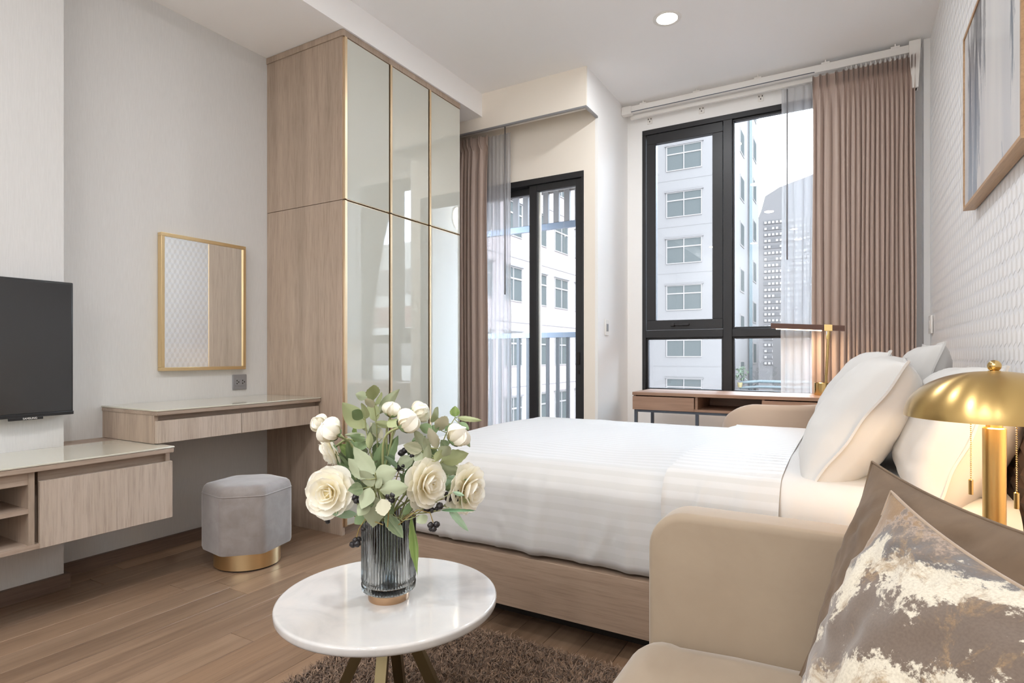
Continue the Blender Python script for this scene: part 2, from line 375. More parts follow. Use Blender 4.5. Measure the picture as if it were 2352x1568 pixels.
# right wall: relief wallpaper of tumbling blocks
wr = struct('wall_right', (XR, XR+.12, YB, YW+.1, 0, ZC), M_wall, 'white relief-patterned wall behind the bed and picture')
def relief():
    Wd, h, Vt, d = .060, .015, .040, .0024; y0, y1, z0, z1 = 1.4, YW-.005, .02, ZC-.02
    V, Fc, mi_ = [], [], []
    for rI in range(int((z1-z0)/(h+Vt))):
        zc = z0+h+Vt+rI*(h+Vt); off = Wd/2 if rI % 2 else 0
        for c in range(int((y1-y0)/Wd)-1):
            yc = y0+Wd/2+off+c*Wd; b0 = len(V)
            # centre corner stands proud, upper tip and lower flanks lie back
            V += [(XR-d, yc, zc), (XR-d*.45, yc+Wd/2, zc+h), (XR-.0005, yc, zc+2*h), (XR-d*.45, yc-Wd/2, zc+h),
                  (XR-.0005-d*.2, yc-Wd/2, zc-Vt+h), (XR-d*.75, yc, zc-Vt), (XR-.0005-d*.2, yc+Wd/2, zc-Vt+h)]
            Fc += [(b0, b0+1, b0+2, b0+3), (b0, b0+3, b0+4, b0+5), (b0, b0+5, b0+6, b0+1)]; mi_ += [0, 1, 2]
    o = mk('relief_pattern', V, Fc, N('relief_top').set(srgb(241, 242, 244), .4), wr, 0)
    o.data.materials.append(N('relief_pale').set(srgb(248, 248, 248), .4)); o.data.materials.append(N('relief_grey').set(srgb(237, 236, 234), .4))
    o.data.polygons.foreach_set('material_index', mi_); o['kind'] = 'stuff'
relief()
# door wall with opening
DX0, DX1, DZ = -2.80, -1.66, 2.337
wd = struct('wall_door', (DX1, XN-.02, YD, YD+.12, 0, ZC), M_beige, 'beige wall around the black balcony door')
box('lintel', (XL, DX1, YD, YD+.12, DZ, ZC), M_beige, wd)
box('jamb', (XL, DX0, YD, YD+.12, 0, DZ), M_beige, wd)
wn = struct('wall_return', (XN-.14, XN, YD+.12, YW+.12, 0, ZC), M_wall, 'bright white return wall between the balcony door and the window')
box('corner', (XN-.02, XN, YD, YD+.12, 0, ZC), M_wall, wn)
# window wall with opening
WX0, WX1, WZ0, WZ1 = -1.431, .20, .69, 2.79
ww = struct('wall_window', (XN, WX0, YW, YW+.14, 0, ZC), M_wall, 'off-white wall around the big black-framed window')
box('head', (WX0, WX1, YW, YW+.14, WZ1, ZC), M_wall, ww)
box('sill_wall', (WX0, WX1, YW, YW+.14, 0, WZ0), M_wall, ww)
box('jamb', (WX1, XR+.1, YW, YW+.14, 0, ZC), M_wall, ww)
struct('trim_2', (.405, XR, 4.44, YW, 0, ZC), M_wall, 'narrow boxed-out strip in the corner beside the drapes')
struct('baseboard_left', (XL, XL+.018, 1.195, 2.31, 0, .062), M_base, 'dark wood baseboard under the vanity')
bp = struct('baseboard_pier', (XP, XP+.018, YB, 1.213, 0, .062), M_base, 'dark wood baseboard below the television wall')
box('return', (XL+.018, XP, 1.195, 1.213, 0, .062), M_base, bp)
struct('baseboard_door', (DX1, XN, YD-.014, YD, 0, .062), M_base, 'dark wood baseboard beside the balcony door')
# pelmet over the door drapes
pm = thing('curtain_pelmet', 'boxed beige curtain pelmet projecting above the balcony door', 'pelmet', (XB, 3.69, 2.70))
box('fascia', (XL, XN, 3.69, 3.705, 2.70, ZC), M_beige, pm)
box('side_panel', (XN-.015, XN, 3.705, YD, 2.70, ZC), M_wall, pm)
box('edge_strip', (XL, XN+.001, 3.688, 3.706, 2.694, 2.706), M_grey_plate, pm)
box('edge_strip', (XN-.016, XN+.002, 3.706, YD, 2.694, 2.706), M_grey_plate, pm)
box('track', (XL, XN-.06, 3.74, 3.765, 2.74, 2.765), M_white, pm)
box('track', (XL, XN-.06, 3.81, 3.83, 2.74, 2.765), M_white, pm)

# ------------------------------------------------------------------ balcony door
dr = thing('door_1', 'black framed sliding glass balcony door', None, ((DX0+DX1)/2, YD, 0), kind='structure')
g = G(); fw = .045
g.box(DX0, DX1, YD-.004, YD+.11, DZ-fw, DZ, .003); g.box(DX1-.02, DX1, YD-.004, YD+.11, 0, DZ-fw, .003)
g.box(DX0, DX0+.04, YD-.004, YD+.11, 0, DZ-fw, .003); g.box(DX0, DX1, YD-.004, YD+.11, 0, .04, .003)
g.build('frame', M_black, dr)
def sash(x0, x1, y, wl, wr_):
    g = G(); z0, z1 = .045, DZ-fw-.002
    g.box(x0, x0+wl, y, y+.035, z0, z1, .003); g.box(x1-wr_, x1, y, y+.035, z0, z1, .003)
    g.box(x0+wl, x1-wr_, y, y+.035, z1-.05, z1, .003); g.box(x0+wl, x1-wr_, y, y+.035, z0, z0+.07, .003)
    o = g.build('sash', M_black, dr); box('pane', (x0+wl, x1-wr_, y+.014, y+.02, z0+.07, z1-.05), M_glass, o); return o
sa = sash(-2.115, DX1-.021, YD+.012, .065, .05)
box('inner_edge', (-2.05, -2.028, YD+.03, YD+.046, .12, DZ-.1), M_chrome, sa)
g = G(); g.box(-1.715, -1.695, YD+.002, YD+.013, .93, 1.02, .003); g.build('handle', M_dark, sa)
box('lock', (-1.712, -1.698, YD+.004, YD+.013, .86, .89), M_dark, sa)
sash(DX0+.041, -2.06, YD+.06, .05, .06)

# ------------------------------------------------------------------ window
wi = thing('window_1', 'large black aluminium window with an opening casement and three fixed panes', None, (WX0, YW, WZ0), kind='structure')
def uX(u, Y): a = (u-1176)/F; c, s = math.cos(YAW), math.sin(YAW); return Y*(-s+c*a)/(c+s*a)
MX0, MX1 = uX(1661, YW), uX(1682, YW); TZ = 1.165
g = G(); y0, y1 = YW-.006, YW+.09; fr = .04
g.box(WX0, WX1, y0, y1, WZ1-fr, WZ1, .003); g.box(WX0, WX1, y0, y1, WZ0, WZ0+.035, .003)
g.box(WX0, WX0+.03, y0, y1, WZ0+.035, WZ1-fr, .003); g.box(WX1-.03, WX1, y0, y1, WZ0+.035, WZ1-fr, .003)
g.build('frame', M_black, wi)
box('mullion', (MX0, MX1, y0, y1, WZ0+.035, WZ1-fr), M_black, wi, .003)
box('transom', (WX0+.03, MX0, y0, y1, TZ-.03, TZ+.03), M_black, wi, .003)
box('transom', (MX1, WX1-.03, y0, y1, TZ-.03, TZ+.03), M_black, wi, .003)
def ring(x0, x1, z0, z1, y0, y1, w):
    g = G(); g.box(x0, x1, y0, y1, z1-w, z1, .003); g.box(x0, x1, y0, y1, z0, z0+w, .003)
    g.box(x0, x0+w, y0, y1, z0+w, z1-w, .003); g.box(x1-w, x1, y0, y1, z0+w, z1-w, .003); return g
cs = ring(WX0+.034, MX0-.003, TZ+.033, WZ1-fr-.003, YW-.001, YW+.05, .075).build('casement', M_black, wi)
box('pane', (WX0+.109, MX0-.078, YW+.02, YW+.026, TZ+.108, WZ1-fr-.078), M_glass, cs)
g = G(); g.box(-1.20, -1.06, YW-.022, YW-.006, TZ+.062, TZ+.078, .004); g.box(-1.20, -1.17, YW-.03, YW-.0, TZ+.058, TZ+.082, .004)
g.build('handle', M_black, cs)
for (a, b, c, d) in ((MX1, WX1-.03, TZ+.03, WZ1-fr), (WX0+.03, MX0, WZ0+.035, TZ-.03), (MX1, WX1-.03, WZ0+.035, TZ-.03)):
    bead = ring(a, b, c, d, YW+.015, YW+.06, .014).build('glazing_bead', M_black, wi)
    box('pane', (a+.014, b-.014, YW+.03, YW+.036, c+.014, d-.014), M_glass, bead)

# ================================================================== OUTSIDE
tag(box('ground', (-120, 160, 8, 400, -31, -30), M_ground), 'pale ground far below the building', kind='structure')
# balcony
bs = struct('balcony_slab', (-3.6, XN-.14, YD+.12, 5.08, -.15, -.01), M_ground, 'balcony floor slab outside the sliding door')
bc = thing('balcony_ceiling', 'pale metal panelled ceiling over the balcony', 'ceiling', (-2.6, 4.5, 2.56))
for i in range(4): box('panel', (-3.6, XN-.15, 4.03+.26*i, 4.03+.26*i+.252, 2.56, 2.59), M_wframe, bc, .004)
g = G(); g.tube([(-3.5, 4.72, 2.52), (XN-.16, 4.72, 2.52)], .028, 12); g.build('pipe', M_wframe, bc)
rl = thing('balcony_railing', 'dark metal balcony railing with upright bars', 'railing', (-2.5, 5.0, 0))
box('top_rail', (-3.6, XN-.15, 4.975, 5.03, 1.165, 1.215), M_steel, rl, .003)
box('bottom_rail', (-3.6, XN-.15, 4.98, 5.02, -.01, .085), M_steel, rl, .003)
xx = XN-.20
while xx > -3.55:
    box('bar', (xx-.014, xx+.014, 4.985, 5.013, .085, 1.165), M_black, rl); xx -= .107
sc = thing('slatted_screen', 'dark slatted sun screen hanging at the top of the balcony', 'screen', (-2.5, 5.0, 2.2))
M_slat = plain('screen_slat', srgb(84, 78, 76), .6)
box('bottom_rail', (-3.6, XN-.15, 4.985, 5.025, 2.20, 2.26), M_steel, sc, .003)
xx = XN-.19
while xx > -3.5:
    box('slat', (xx-.028, xx+.028, 4.99, 5.02, 2.26, 2.56), M_slat, sc); xx -= .111
bl = thing('balcony_lamp', 'round opal lamp glowing on the balcony side wall', 'lamp', (XN-.14, 4.42, 2.26))
bl.rotation_euler = (0, -PI/2, 0)
G().lathe([(0, 0), (.115, 0), (.115, .012), (0, .012)], n=32).build('back_plate', M_white, bl, 35, True)
G().lathe([(.105, .012), (.1, .04), (.07, .058), (0, .066)], n=32).build('diffuser', M_globe, bl, 80, True)

# facade helper
def facade_window(parent, proto, loc, rotz):
    if proto[0] is None:
        w, h = 2.3, 1.66
        g = ring(-w/2, w/2, 0, h, -.03, .04, .06); g.box(-.03, .03, -.03, .04, .06, h-.06)
        g.box(-w/2+.06, -.03, -.03, .04, h-.60, h-.52); g.box(.03, w/2-.06, -.03, .04, h-.60, h-.52)
        f = g.build('window', M_wframe, parent, 35, True)
        for (a, b, c, d) in ((-w/2+.06, -.03, .06, h-.60), (.03, w/2-.06, .06, h-.60), (-w/2+.06, -.03, h-.52, h-.06), (.03, w/2-.06, h-.52, h-.06)):
            G().box(a, b, .01, .02, c, d).build('pane', M_wpane, f, 35, True)
        G().box(-w/2-.1, w/2+.1, -.10, .02, h, h+.05).build('hood', M_bld, f, 35, True)
        for sx in (-1, 1):
            for (z0_, z1_) in ((.06, h-.60),): pass
        proto[0] = f
    else:
        f = dup(proto[0], parent)
    f.location = Vector(loc)-org(parent); f.rotation_euler = (0, 0, rotz); return f
TY = 38.5; TX1 = uX(1688, TY)
tower = thing('white_tower', 'white rendered tower with two-light windows seen through the casement', 'building', (-10, TY, -30))
box('wall', (-13.85, TX1, TY, 49.5, -30, 26), M_bld, tower)
pr = [None]
for k in range(-2, 7):
    facade_window(tower, pr, (uX(1571, TY), TY-.03, .78+2.4-.0+3.06*(k-1)+.0-.82+.9-.33+1.0), 0)
for k in range(-3, 8):     # side windows, narrow
    for yy in (41.3, 47.2):
        z = 2.1+3.06*k + (1.3 if yy > 45 else 0)
        f = G().box(-.02, .03, -.85, .85, 0, 1.6).build('side_window', M_wframe, tower, 35, True); f.location = Vector((TX1, yy, z))-org(tower)
        G().box(.03, .034, -.72, .72, .1, 1.5).build('pane', M_wpane, f, 35, True)
for yy, rr in ((43.9, .06), (44.4, .12)):
    G().tube([(TX1+.12, yy, -10), (TX1+.12, yy, 26)], rr, 8).build('drain_pipe', M_pipe, tower)
for z in range(-2, 6): box('string_course', (-13.85, TX1+.015, TY-.015, TY, 3.06*z+.25, 3.06*z+.28), M_bld, tower)
wing = thing('white_wing', 'white rendered side wing with rows of windows beyond the balcony', 'building', (-14.5, 30, -30))
box('wall', (-24, -13.85, 14, TY-.02, -30, 26), M_bld2, wing)
pr2 = [None]
for k in range(-2, 6):
    for j in range(5):
        f = facade_window(wing, pr2, (-13.83, 21.3+2.68*j, .55+3.1*k-.1), PI/2); f.scale = (.74, 1, 1)
for z in range(-2, 5): box('string_course', (-13.85, -13.83, 14, TY-.05, 3.1*z+2.55, 3.1*z+2.58), M_bld, wing)
# low building with parapet and pipes
lowb = thing('low_annex', 'low white annex roof with pale blue pipes below the tower', 'building', (-2, 45, -30))
box('parapet', (TX1+.3, 9, 37, 37.4, -30, -1.15), M_bld2, lowb)
box('block', (-3.1, 12, 52, 58, -30, 2.2), M_bld2, lowb)
wb = box('window', (-4.55, -3.3, 51.6, 51.8, -1.2, 2.0), M_bldg, lowb); box('door_panel', (-4.5, -3.35, 51.5, 51.6, -1.1, .3), M_pipe, lowb)
box('side_block', (-5.4, -3.1, 51.8, 57, -30, 2.7), M_bld, lowb)
for z in (-.62, -.95): G().tube([(TX1+.3, 38.4, z-.1), (TX1+1.4, 38.4, z), (9, 38.4, z)], .09, 8).build('pipe', M_pipe, lowb)
pp = thing('potted_plant', 'small potted plant hung on the white tower wall', 'plant', (TX1+.3, 38.2, -.95))
G().lathe([(0, 0), (.12, 0), (.17, .3), (.15, .3), (.0, .27)], (TX1+.35, 38.15, -1.0), 12).build('pot', plain('pot_yellow', (0.1022, 0.0757, 0.0292, 1), .7), pp)
g = G(); q = random.Random(5)
for i in range(60):
    c = Vector((TX1+.35+q.gauss(0, .16), 38.15+q.gauss(0, .12), -.5+q.random()*.8)); d = Vector((q.gauss(0, 1), q.gauss(0, 1), q.gauss(.3, 1))).normalized()*.16
    e = Vector((q.gauss(0, 1), q.gauss(0, 1), q.gauss(0, 1))).normalized()*.06; g.add([c-d, c+e, c+d, c-e], [(0, 1, 2, 3)])
g.build('foliage', plain('plant_green', (0.0275, 0.0382, 0.0176, 1), .7), pp, 0)
# far grey tower
gt = thing('grey_tower', 'tall grey office tower with rows of small windows in the distance', 'building', (-16, 150, -30))
gx0, gx1 = uX(1742, 150), uX(1885, 150)
gz = lambda v, Y=150: 1+(Y/(math.cos(YAW)+math.sin(YAW)*((1800-1176)/F)))*(HOR-v)/F
g = G(); g.prism([(gx0, -30), (gx1, -30), (gx1, gz(405)), (uX(1790, 150), gz(428)), (uX(1757, 150), gz(445)), (uX(1748, 150), gz(478)), (gx0, gz(492))], 'y', 150, 175); g.build('shaft', M_bldg, gt, 0)
wg = G(); dk = G()
for k in range(24):
    v = 508+k*14.2; z = gz(v); dk.box(uX(1754, 150), gx1, 149.85, 150, z-.35, z+.55)
    for j in range(16):
        if random.random() < .82:
            xx = uX(1756, 150)+j*.83; wg.box(xx, xx+.52, 149.7, 149.85, z-.25, z+.30)
dk.build('dark_band', plain('tower_band', (0.0393, 0.0349, 0.0333, 1), .7, 0, Specular_IOR_Level=.05), gt, 0)
o = wg.build('small_window', M_bldw, gt, 0); o['kind'] = 'stuff'
# blocks that the wardrobe glass mirrors, plus one added for shade
hb = thing('terrace_block', 'stepped pale block with reddish bands mirrored in the wardrobe', 'building', (30, 40, -30))
for k in range(4):
    box('storey', (14+k*.8, 60, 26+k*1.6, 60, -6+2.6*k, -4.9+2.6*k), M_pale, hb); box('band', (14.3+k*.8, 60, 26.4+k*1.6, 60, -4.9+2.6*k, -3.4+2.6*k), M_red if k % 2 else M_bldg, hb)
fb_ = thing('shading_block', 'added unseen pale block that shades the side of the white tower', 'building', (11, 50, -30))  # added out of view to keep sky light off the tower's side wall
box('wall', (8.5, 18, 38, 62, -30, 15.5), M_bld2, fb_)
for k in range(9): box('ledge', (8.3, 8.5, 38, 62, -28+4.8*k, -27.5+4.8*k), M_bld, fb_)
hb2 = thing('construction_tower', 'grey high-rise under construction mirrored in the wardrobe', 'building', (40, 75, -30))
for k in range(11): box('slab', (52+3*(k % 3 == 2), 80, 78, 96, -30+4.6*k, -25.4+4.6*k), M_bld if k % 2 else M_pale, hb2)
g = G(); g.tube([(58, 85, 20), (58, 85, 34)], .6, 6); g.tube([(50, 85, 28), (64, 85, 33)], .35, 6); g.build('crane', M_bldg, hb2)

# ================================================================== LIGHTS OF THE ROOM, PLUS ADDED FILL
def downlight(x, y, z, label, power=DOWN_POWER):
    t = thing('downlight', label, 'downlight', (x, y, z), 'recessed ceiling downlights')
    G().lathe([(.060, -.002), (.078, -.004), (.082, -.0005), (.082, 0)], n=40).build('trim_ring', M_white, t, 60, True)
    G().lathe([(0, -.0015), (.060, -.0015)], n=40).build('lens', M_down, t, 0, True)
    ld = bpy.data.lights.new('downlight_lamp', 'AREA'); ld.shape = 'DISK'; ld.size = .11; ld.energy = power; ld.color = DOWN_COLOR; ld.spread = R(178)
    lo = bpy.data.objects.new('downlight_lamp', ld); COL.objects.link(lo); lo.parent = t; lo.location = (0, 0, -.008)
    return t
downlight(-.924, 3.41, ZC, 'round glowing ceiling downlight above the far side of the bed', DOWN_POWER*.72)
downlight(-.93, 1.95, ZC, 'ceiling downlight above the near edge of the bed', DOWN_POWER*.50)
downlight(-.95, .48, ZC, 'ceiling downlight above the coffee table side of the sofa', DOWN_POWER*.95)
for xx, nm in ((-2.15, 'farthest left'), (-1.45, 'second from the left'), (-.75, 'second from the right'), (-.05, 'farthest right')):
    downlight(xx, -1.85, ZC, 'added unseen fill downlight by the back wall, '+nm, FILL_POWER)  # added fill: brightens the back wall so it lights faces turned from the windows
for xx, nm in ((-1.9, 'left'), (-.75, 'right')): downlight(xx, -.9, ZC, 'added unseen fill downlight behind the camera, on the '+nm, FILL_POWER)  # two more unseen lamps added as fill

# ================================================================== FURNITURE ALONG THE LEFT WALL
# tv
tv = thing('television', 'black flat television mounted on the left wall', 'television', (-2.89, .72, .746))
box('body', (-2.905, -2.868, .24, 1.209, .750, 1.308), M_tvbody, tv, .004)
box('screen', (-2.8695, -2.8665, .246, 1.203, .764, 1.302), M_screen, tv, .001)
box('bezel', (-2.869, -2.863, .24, 1.209, .748, .763), M_tvbody, tv, .002)
lg = box('logo_bar', (-2.870, -2.862, .985, 1.10, .738, .750), M_tvbody, tv, .002)
fc = bpy.data.curves.new('lettering', 'FONT'); fc.body = 'SAMSUNG'; fc.size = .0105; fc.extrude = .0003; fc.align_x = 'CENTER'; fc.align_y = 'CENTER'
fo = bpy.data.objects.new('lettering', fc); COL.objects.link(fo); fo.parent = lg; fc.materials.append(M_white)
bpy.context.view_layer.update(); lm_ = bpy.data.meshes.new_from_object(fo); bpy.data.objects.remove(fo)
fo = bpy.data.objects.new('lettering', lm_); COL.objects.link(fo); fo.parent = lg
fo.location = Vector((-2.8615, 1.055, .744))-org(lg); fo.rotation_euler = (PI/2, 0, PI/2)
box('mount', (XP, -2.905, .6, .9, .9, 1.15), M_dark, tv)
# tv console
XF, Z0, ZT = -2.517, .304, .607
cn = thing('tv_console', 'wall-hung wood veneer tv console with open shelf and glass top', 'console', (-2.72, .6, Z0))
ye = 1.431
g = G(); g.box(XP+.001, XF+.012, -.4, ye, ZT-.024, ZT-.004, .003); g.build('top_board', M_veneer_h, cn)
G().box(XP+.001, XF+.014, -.4, ye+.002, ZT-.004, ZT+.003, .002).build('glass_top', M_topglass, cn)
box('end_panel', (XP+.001, XF-.018, ye-.02, ye-.002, Z0+.005, ZT-.024), M_veneer, cn)
box('end_panel', (XL+.001, XP, 1.2, ye-.002, .45, ZT-.004), M_veneer, cn)
box('back_ledge', (XL+.001, XP+.001, 1.2, ye, ZT-.024, ZT+.003), M_veneer_h, cn)
box('recess_strip', (XF-.05, XF-.03, .962, ye-.02, .53, ZT-.024), M_veneer_h, cn)
box('body', (XP+.001, XF-.052, .962, ye-.02, Z0+.01, ZT-.025), M_veneer, cn)
box('drawer_front', (XF-.018, XF, .957, ye, Z0, .545), M_veneer_l, cn, .001)
box('divider', (XP+.001, XF-.005, .925, .943, .322, ZT-.024), M_veneer, cn)
box('apron', (XF-.03, XF-.010, -.4, .925, .538, ZT-.024), M_veneer_h, cn)
box('shelf', (XP+.001, XF-.006, -.4, .925, .436, .452), M_veneer_h, cn)
box('bottom_shelf', (XP+.001, XF-.004, -.4, .957, Z0, .322), M_veneer_h, cn)
box('back_panel', (XP+.001, XP+.012, -.4, .925, .322, .58), M_veneer, cn)
# vanity
vx, vz = -2.602, .76
va = thing('vanity_shelf', 'wall-hung wood vanity with two drawers and a glass top', 'vanity', (-2.83, 1.85, .616))
vy0, vy1 = 1.405, 2.307
box('top_board', (XL+.001, vx+.012, vy0, vy1, vz-.024, vz-.006), M_veneer_h, va, .003)
box('glass_top', (XL+.001, vx+.014, vy0-.002, vy1, vz-.006, vz+.001), M_topglass, va, .002)
box('end_panel', (XL+.001, vx-.018, vy0+.004, vy0+.022, .612, vz-.024), M_veneer, va)
box('recess_strip', (vx-.05, vx-.03, vy0+.022, vy1, .70, vz-.024), M_veneer_h, va)
box('body', (XL+.001, vx-.052, vy0+.022, vy1, .622, vz-.025), M_veneer, va)
box('drawer_front', (vx-.018, vx, vy0+.006, 1.818, .614, .712), M_veneer_l, va, .001)
box('drawer_front', (vx-.018, vx, 1.821, vy1-.002, .614, .712), M_veneer_l, va, .001)
# mirror
mi = thing('wall_mirror', 'rectangular wall mirror in a slim gold frame above the vanity', 'mirror', (XL, 1.9, .918))
my0, my1, mz0, mz1 = 1.662, 2.142, .918, 1.627
def ringx(x0, x1, y0, y1, z0, z1, w):
    g = G(); g.box(x0, x1, y0, y1, z1-w, z1, .002); g.box(x0, x1, y0, y1, z0, z0+w, .002)
    g.box(x0, x1, y0, y0+w, z0+w, z1-w, .002); g.box(x0, x1, y1-w, y1, z0+w, z1-w, .002); return g
ringx(XL+.002, XL+.036, my0, my1, mz0, mz1, .018).build('frame', M_gold, mi)
box('glass', (XL+.02, XL+.027, my0+.018, my1-.018, mz0+.018, mz1-.018), M_mirror, mi)
# outlet
ot = thing('power_outlet', 'grey double power outlet on the wall below the mirror', 'outlet', (XL, 2.12, .84))
box('plate', (XL, XL+.009, 2.078, 2.166, .80, .887), M_grey_plate, ot, .003)
ins = box('insert', (XL+.008, XL+.011, 2.092, 2.152, .822, .866), M_grey_plate, ot, .001)
for yy in (2.102, 2.138):
    for (dy, dz) in ((0, .008), (0, -.008), (.011, 0)): box('slot', (XL+.0105, XL+.0118, yy+dy-.0025, yy+dy+.0025, .844+dz-.004, .844+dz+.004), M_dark, ins)
# wardrobe
wa = thing('wardrobe', 'tall fitted wardrobe with wood side and pale glass doors', 'wardrobe', (-2.73, 2.86, 0))
wx, wy0, wy1, wz = -2.412, 2.309, 3.42, ZL-.002
box('side_panel', (XL+.001, wx-.012, wy0, wy0+.02, .0, 1.858), M_veneer, wa, .001)
box('side_panel', (XL+.001, wx-.012, wy0, wy0+.02, 1.861, wz-.035), M_veneer, wa, .001)
box('cornice', (XL+.001, wx+.002, wy0-.006, wy1, wz-.035, wz), M_veneer, wa, .001)
box('carcass', (XL+.001, wx-.04, wy0+.02, wy1-.02, .0, wz-.035), M_veneer, wa)
box('side_panel', (XL+.001, wx-.024, wy1-.02, wy1, .0, wz-.035), M_veneer, wa, .001)
box('plinth', (wx-.04, wx-.026, wy0+.02, wy1, 0, .045), M_veneer_h, wa)
ys = [wy0+.002, 2.679, 3.06, wy1]
for i in range(3):
    for (a, b) in ((.05, 1.856), (1.864, wz-.037)):
        dd = box('door', (wx-.022, wx-.003, ys[i]+.003, ys[i+1]-.003, a, b), M_trimgold, wa)
        box('glass_panel', (wx-.005, wx, ys[i]+.022, ys[i+1]-.0045, a+.003, b-.003), M_doorglass, dd, .001)
        box('grip_profile', (wx-.006, wx+.006, ys[i]+.003, ys[i]+.020, a, b), M_trimgold, dd, .001)
# stool
st = thing('velvet_stool', 'grey velvet hexagonal stool on an oval gold base', 'stool', (-2.515, 1.79, 0))
st.rotation_euler = (0, 0, R(4))
def hexa(k):
    pts = [(.205, .02), (.115, .175), (-.115, .175), (-.205, -.02), (-.115, -.175), (.115, -.175)]
    pts = [(.16, .165), (-.05, .20), (-.205, .07), (-.165, -.16), (.05, -.205), (.205, -.07)]
    return [(x*k, y*k) for x, y in pts]
def rounded_poly(pts, r, n=5):
    out = []; m = len(pts)
    for i in range(m):
        p = Vector(pts[i]); a = (Vector(pts[i-1])-p).normalized(); b = (Vector(pts[(i+1) % m])-p).normalized()
        for k in range(n+1):
            t = k/n; q = (p+a*r)*(1-t)**2+p*2*t*(1-t)+(p+b*r)*t*t; out.append((q.x, q.y))
    return out
prof = [(.0, .085, .9), (.0, .085, .975), (0, .10, 1.0), (0, .34, 1.0), (0, .365, .985), (0, .382, .955), (0, .392, .90), (0, .398, .75), (0, .402, .45), (0, .404, .02)]
vs_, fs_ = [], []; base = rounded_poly(hexa(.89), .022); n_ = len(base)
for (_, z, k) in prof:
    for (x, y) in base: vs_.append((x*k, y*k, z+.0*x))
for i in range(len(prof)-1):
    for k in range(n_): fs_.append((i*n_+k, i*n_+(k+1) % n_, (i+1)*n_+(k+1) % n_, (i+1)*n_+k))
fs_.append(tuple(range(n_))[::-1]); fs_.append(tuple((len(prof)-1)*n_+k for k in range(n_)))
mk('seat', vs_, fs_, M_velvet_g, st, 60, True)
pip = [(x*.992, y*.992, .352) for x, y in base]; G().tube(pip+[pip[0]], .003, 6, cap=False).build('piping', M_velvet_g, st, 80, True)
def oval(a, r, z): return r
g = G(); g.lathe([(0, .008), (.155, .008), (.155, .085), (0, .085)], n=64); g.v = [(x, y*.93, z) for x, y, z in g.v]; g.build('base_band', M_gold, st, 40, True)
g = G(); g.lathe([(0, 0), (.146, 0), (.146, .008), (0, .008)], n=48); g.v = [(x, y*.93, z) for x, y, z in g.v]; g.build('foot_ring', M_dark, st, 40, True)

# ================================================================== CURTAINS
def pleated(name, mat, parent, xs, Y, ztop, zbot, amp, head=.10, flare=0, seed=1, header=True, omega=.10):
    """xs: positions of the fold crests across the curtain; the cloth bulges towards the room at each"""
    rr = random.Random(seed); n = len(xs); per = 24; cols = []
    for i in range(n-1):
        for k in range(per): cols.append(i+.5-.5*math.copysign(abs(math.cos(PI*k/per))**.8, math.cos(PI*k/per)) if 0 < k else i*1.0)
    cols.append(n-1.0)
    ph = [rr.uniform(.75, 1.15) for _ in xs]; sw = [rr.uniform(-1, 1) for _ in xs]
    H = ztop-zbot; zs = [0, .015, .03, .045, .06, .075, .085, .095, .105, .115, .13, .15, .18, .22, .27, .34, .45, .6, .8]+[1.0+.12*k for k in range(20)]
    zs = [z for z in zs if z < H-.05]+[H]
    V = []
    for c in cols:
        i = min(int(c), n-2); t = c-i; x0 = xs[i]*(1-t)+xs[i+1]*t; gap = abs(xs[i+1]-xs[i]); m = min(t, 1-t)
        prof = math.sqrt(max(0, 1-(2*m)**2)); a = ph[i]*(1-t)+ph[i+1]*t
        fing = math.exp(-(m/.20)**4)*(.62+.38*math.cos(2*PI*m/.115))
        for z in zs:
            k = z/H
            if header:
                g = min(1, max(0, (z-head)/.45)); f = max(0, 1-abs(z-head)/.035)
                hd_ = amp*1.15*fing*(1-.25*f); tight = math.exp(-(m/(.12+.10*min(1, abs(z-head)/.05)))**2)
                if z <= head: am = hd_*(1-f)+amp*.55*tight*f
                else:
                    q = min(1, (z-head)/.16); am = amp*((.55*tight)*(1-q)+prof*(.75+.25*g)*q)
                dx = omega*gap*math.sin(2*PI*t)*min(1, max(0, (z-head)/.2))
            else: am = amp*prof; dx = 0
            am *= a
            sway = .005*(math.sin(2.3*z+3.0*sw[i])*(1-t)+math.sin(2.3*z+3.0*sw[i+1])*t)*min(1, z*1.5)
            xx = x0+dx+flare*k*(i+t)/(n-1)+sway
            V.append((xx, Y-am+(.010*sw[i]*(1-t)+.010*sw[i+1]*t)*min(1, .3+z), ztop-z))
    return mk(name, V, grid_faces(len(cols), len(zs)), mat, parent, 180)
def uXs(us, Y): return [uX(u, Y) for u in us]
# window drapes
wdz = 2.865
dp = thing('window_drape', 'taupe pinch-pleated drape gathered at the right of the window', 'curtain', (.1, 4.36, .02))
cu = [1866, 1884, 1899, 1921]+[1938+11.2*k for k in range(15)]+[2103]
pleated('cloth', M_drape, dp, uXs(cu, 4.36), 4.40, wdz, .02, .040, .10, 0, 3, True, .0)
sh = thing('window_sheer', 'white sheer voile curtain hanging beside the window drape', 'curtain', (0, 4.46, .02))
pleated('cloth', M_sheer, sh, uXs([1795, 1813, 1838, 1856, 1876, 1900, 1930, 1960, 2000], 4.47), 4.485, 2.86, .02, .022, .08, -.03, 9, False)
wt = thing('curtain_track', 'white motorised double curtain track below the ceiling', 'curtain track', (-.6, 4.4, 2.9))
tk = box('rail', (XN+.012, .36, 4.40, 4.435, 2.895, 2.945), M_white, wt, .003)
box('rear_rail', (XN+.05, .33, 4.465, 4.49, 2.87, 2.90), M_white, wt, .003)
box('end_cap', (XN+.001, XN+.08, 4.39, 4.445, 2.885, 2.948), M_white, wt, .006)
box('groove', (XN+.08, -.2, 4.398, 4.4005, 2.897, 2.902), M_steel, wt)
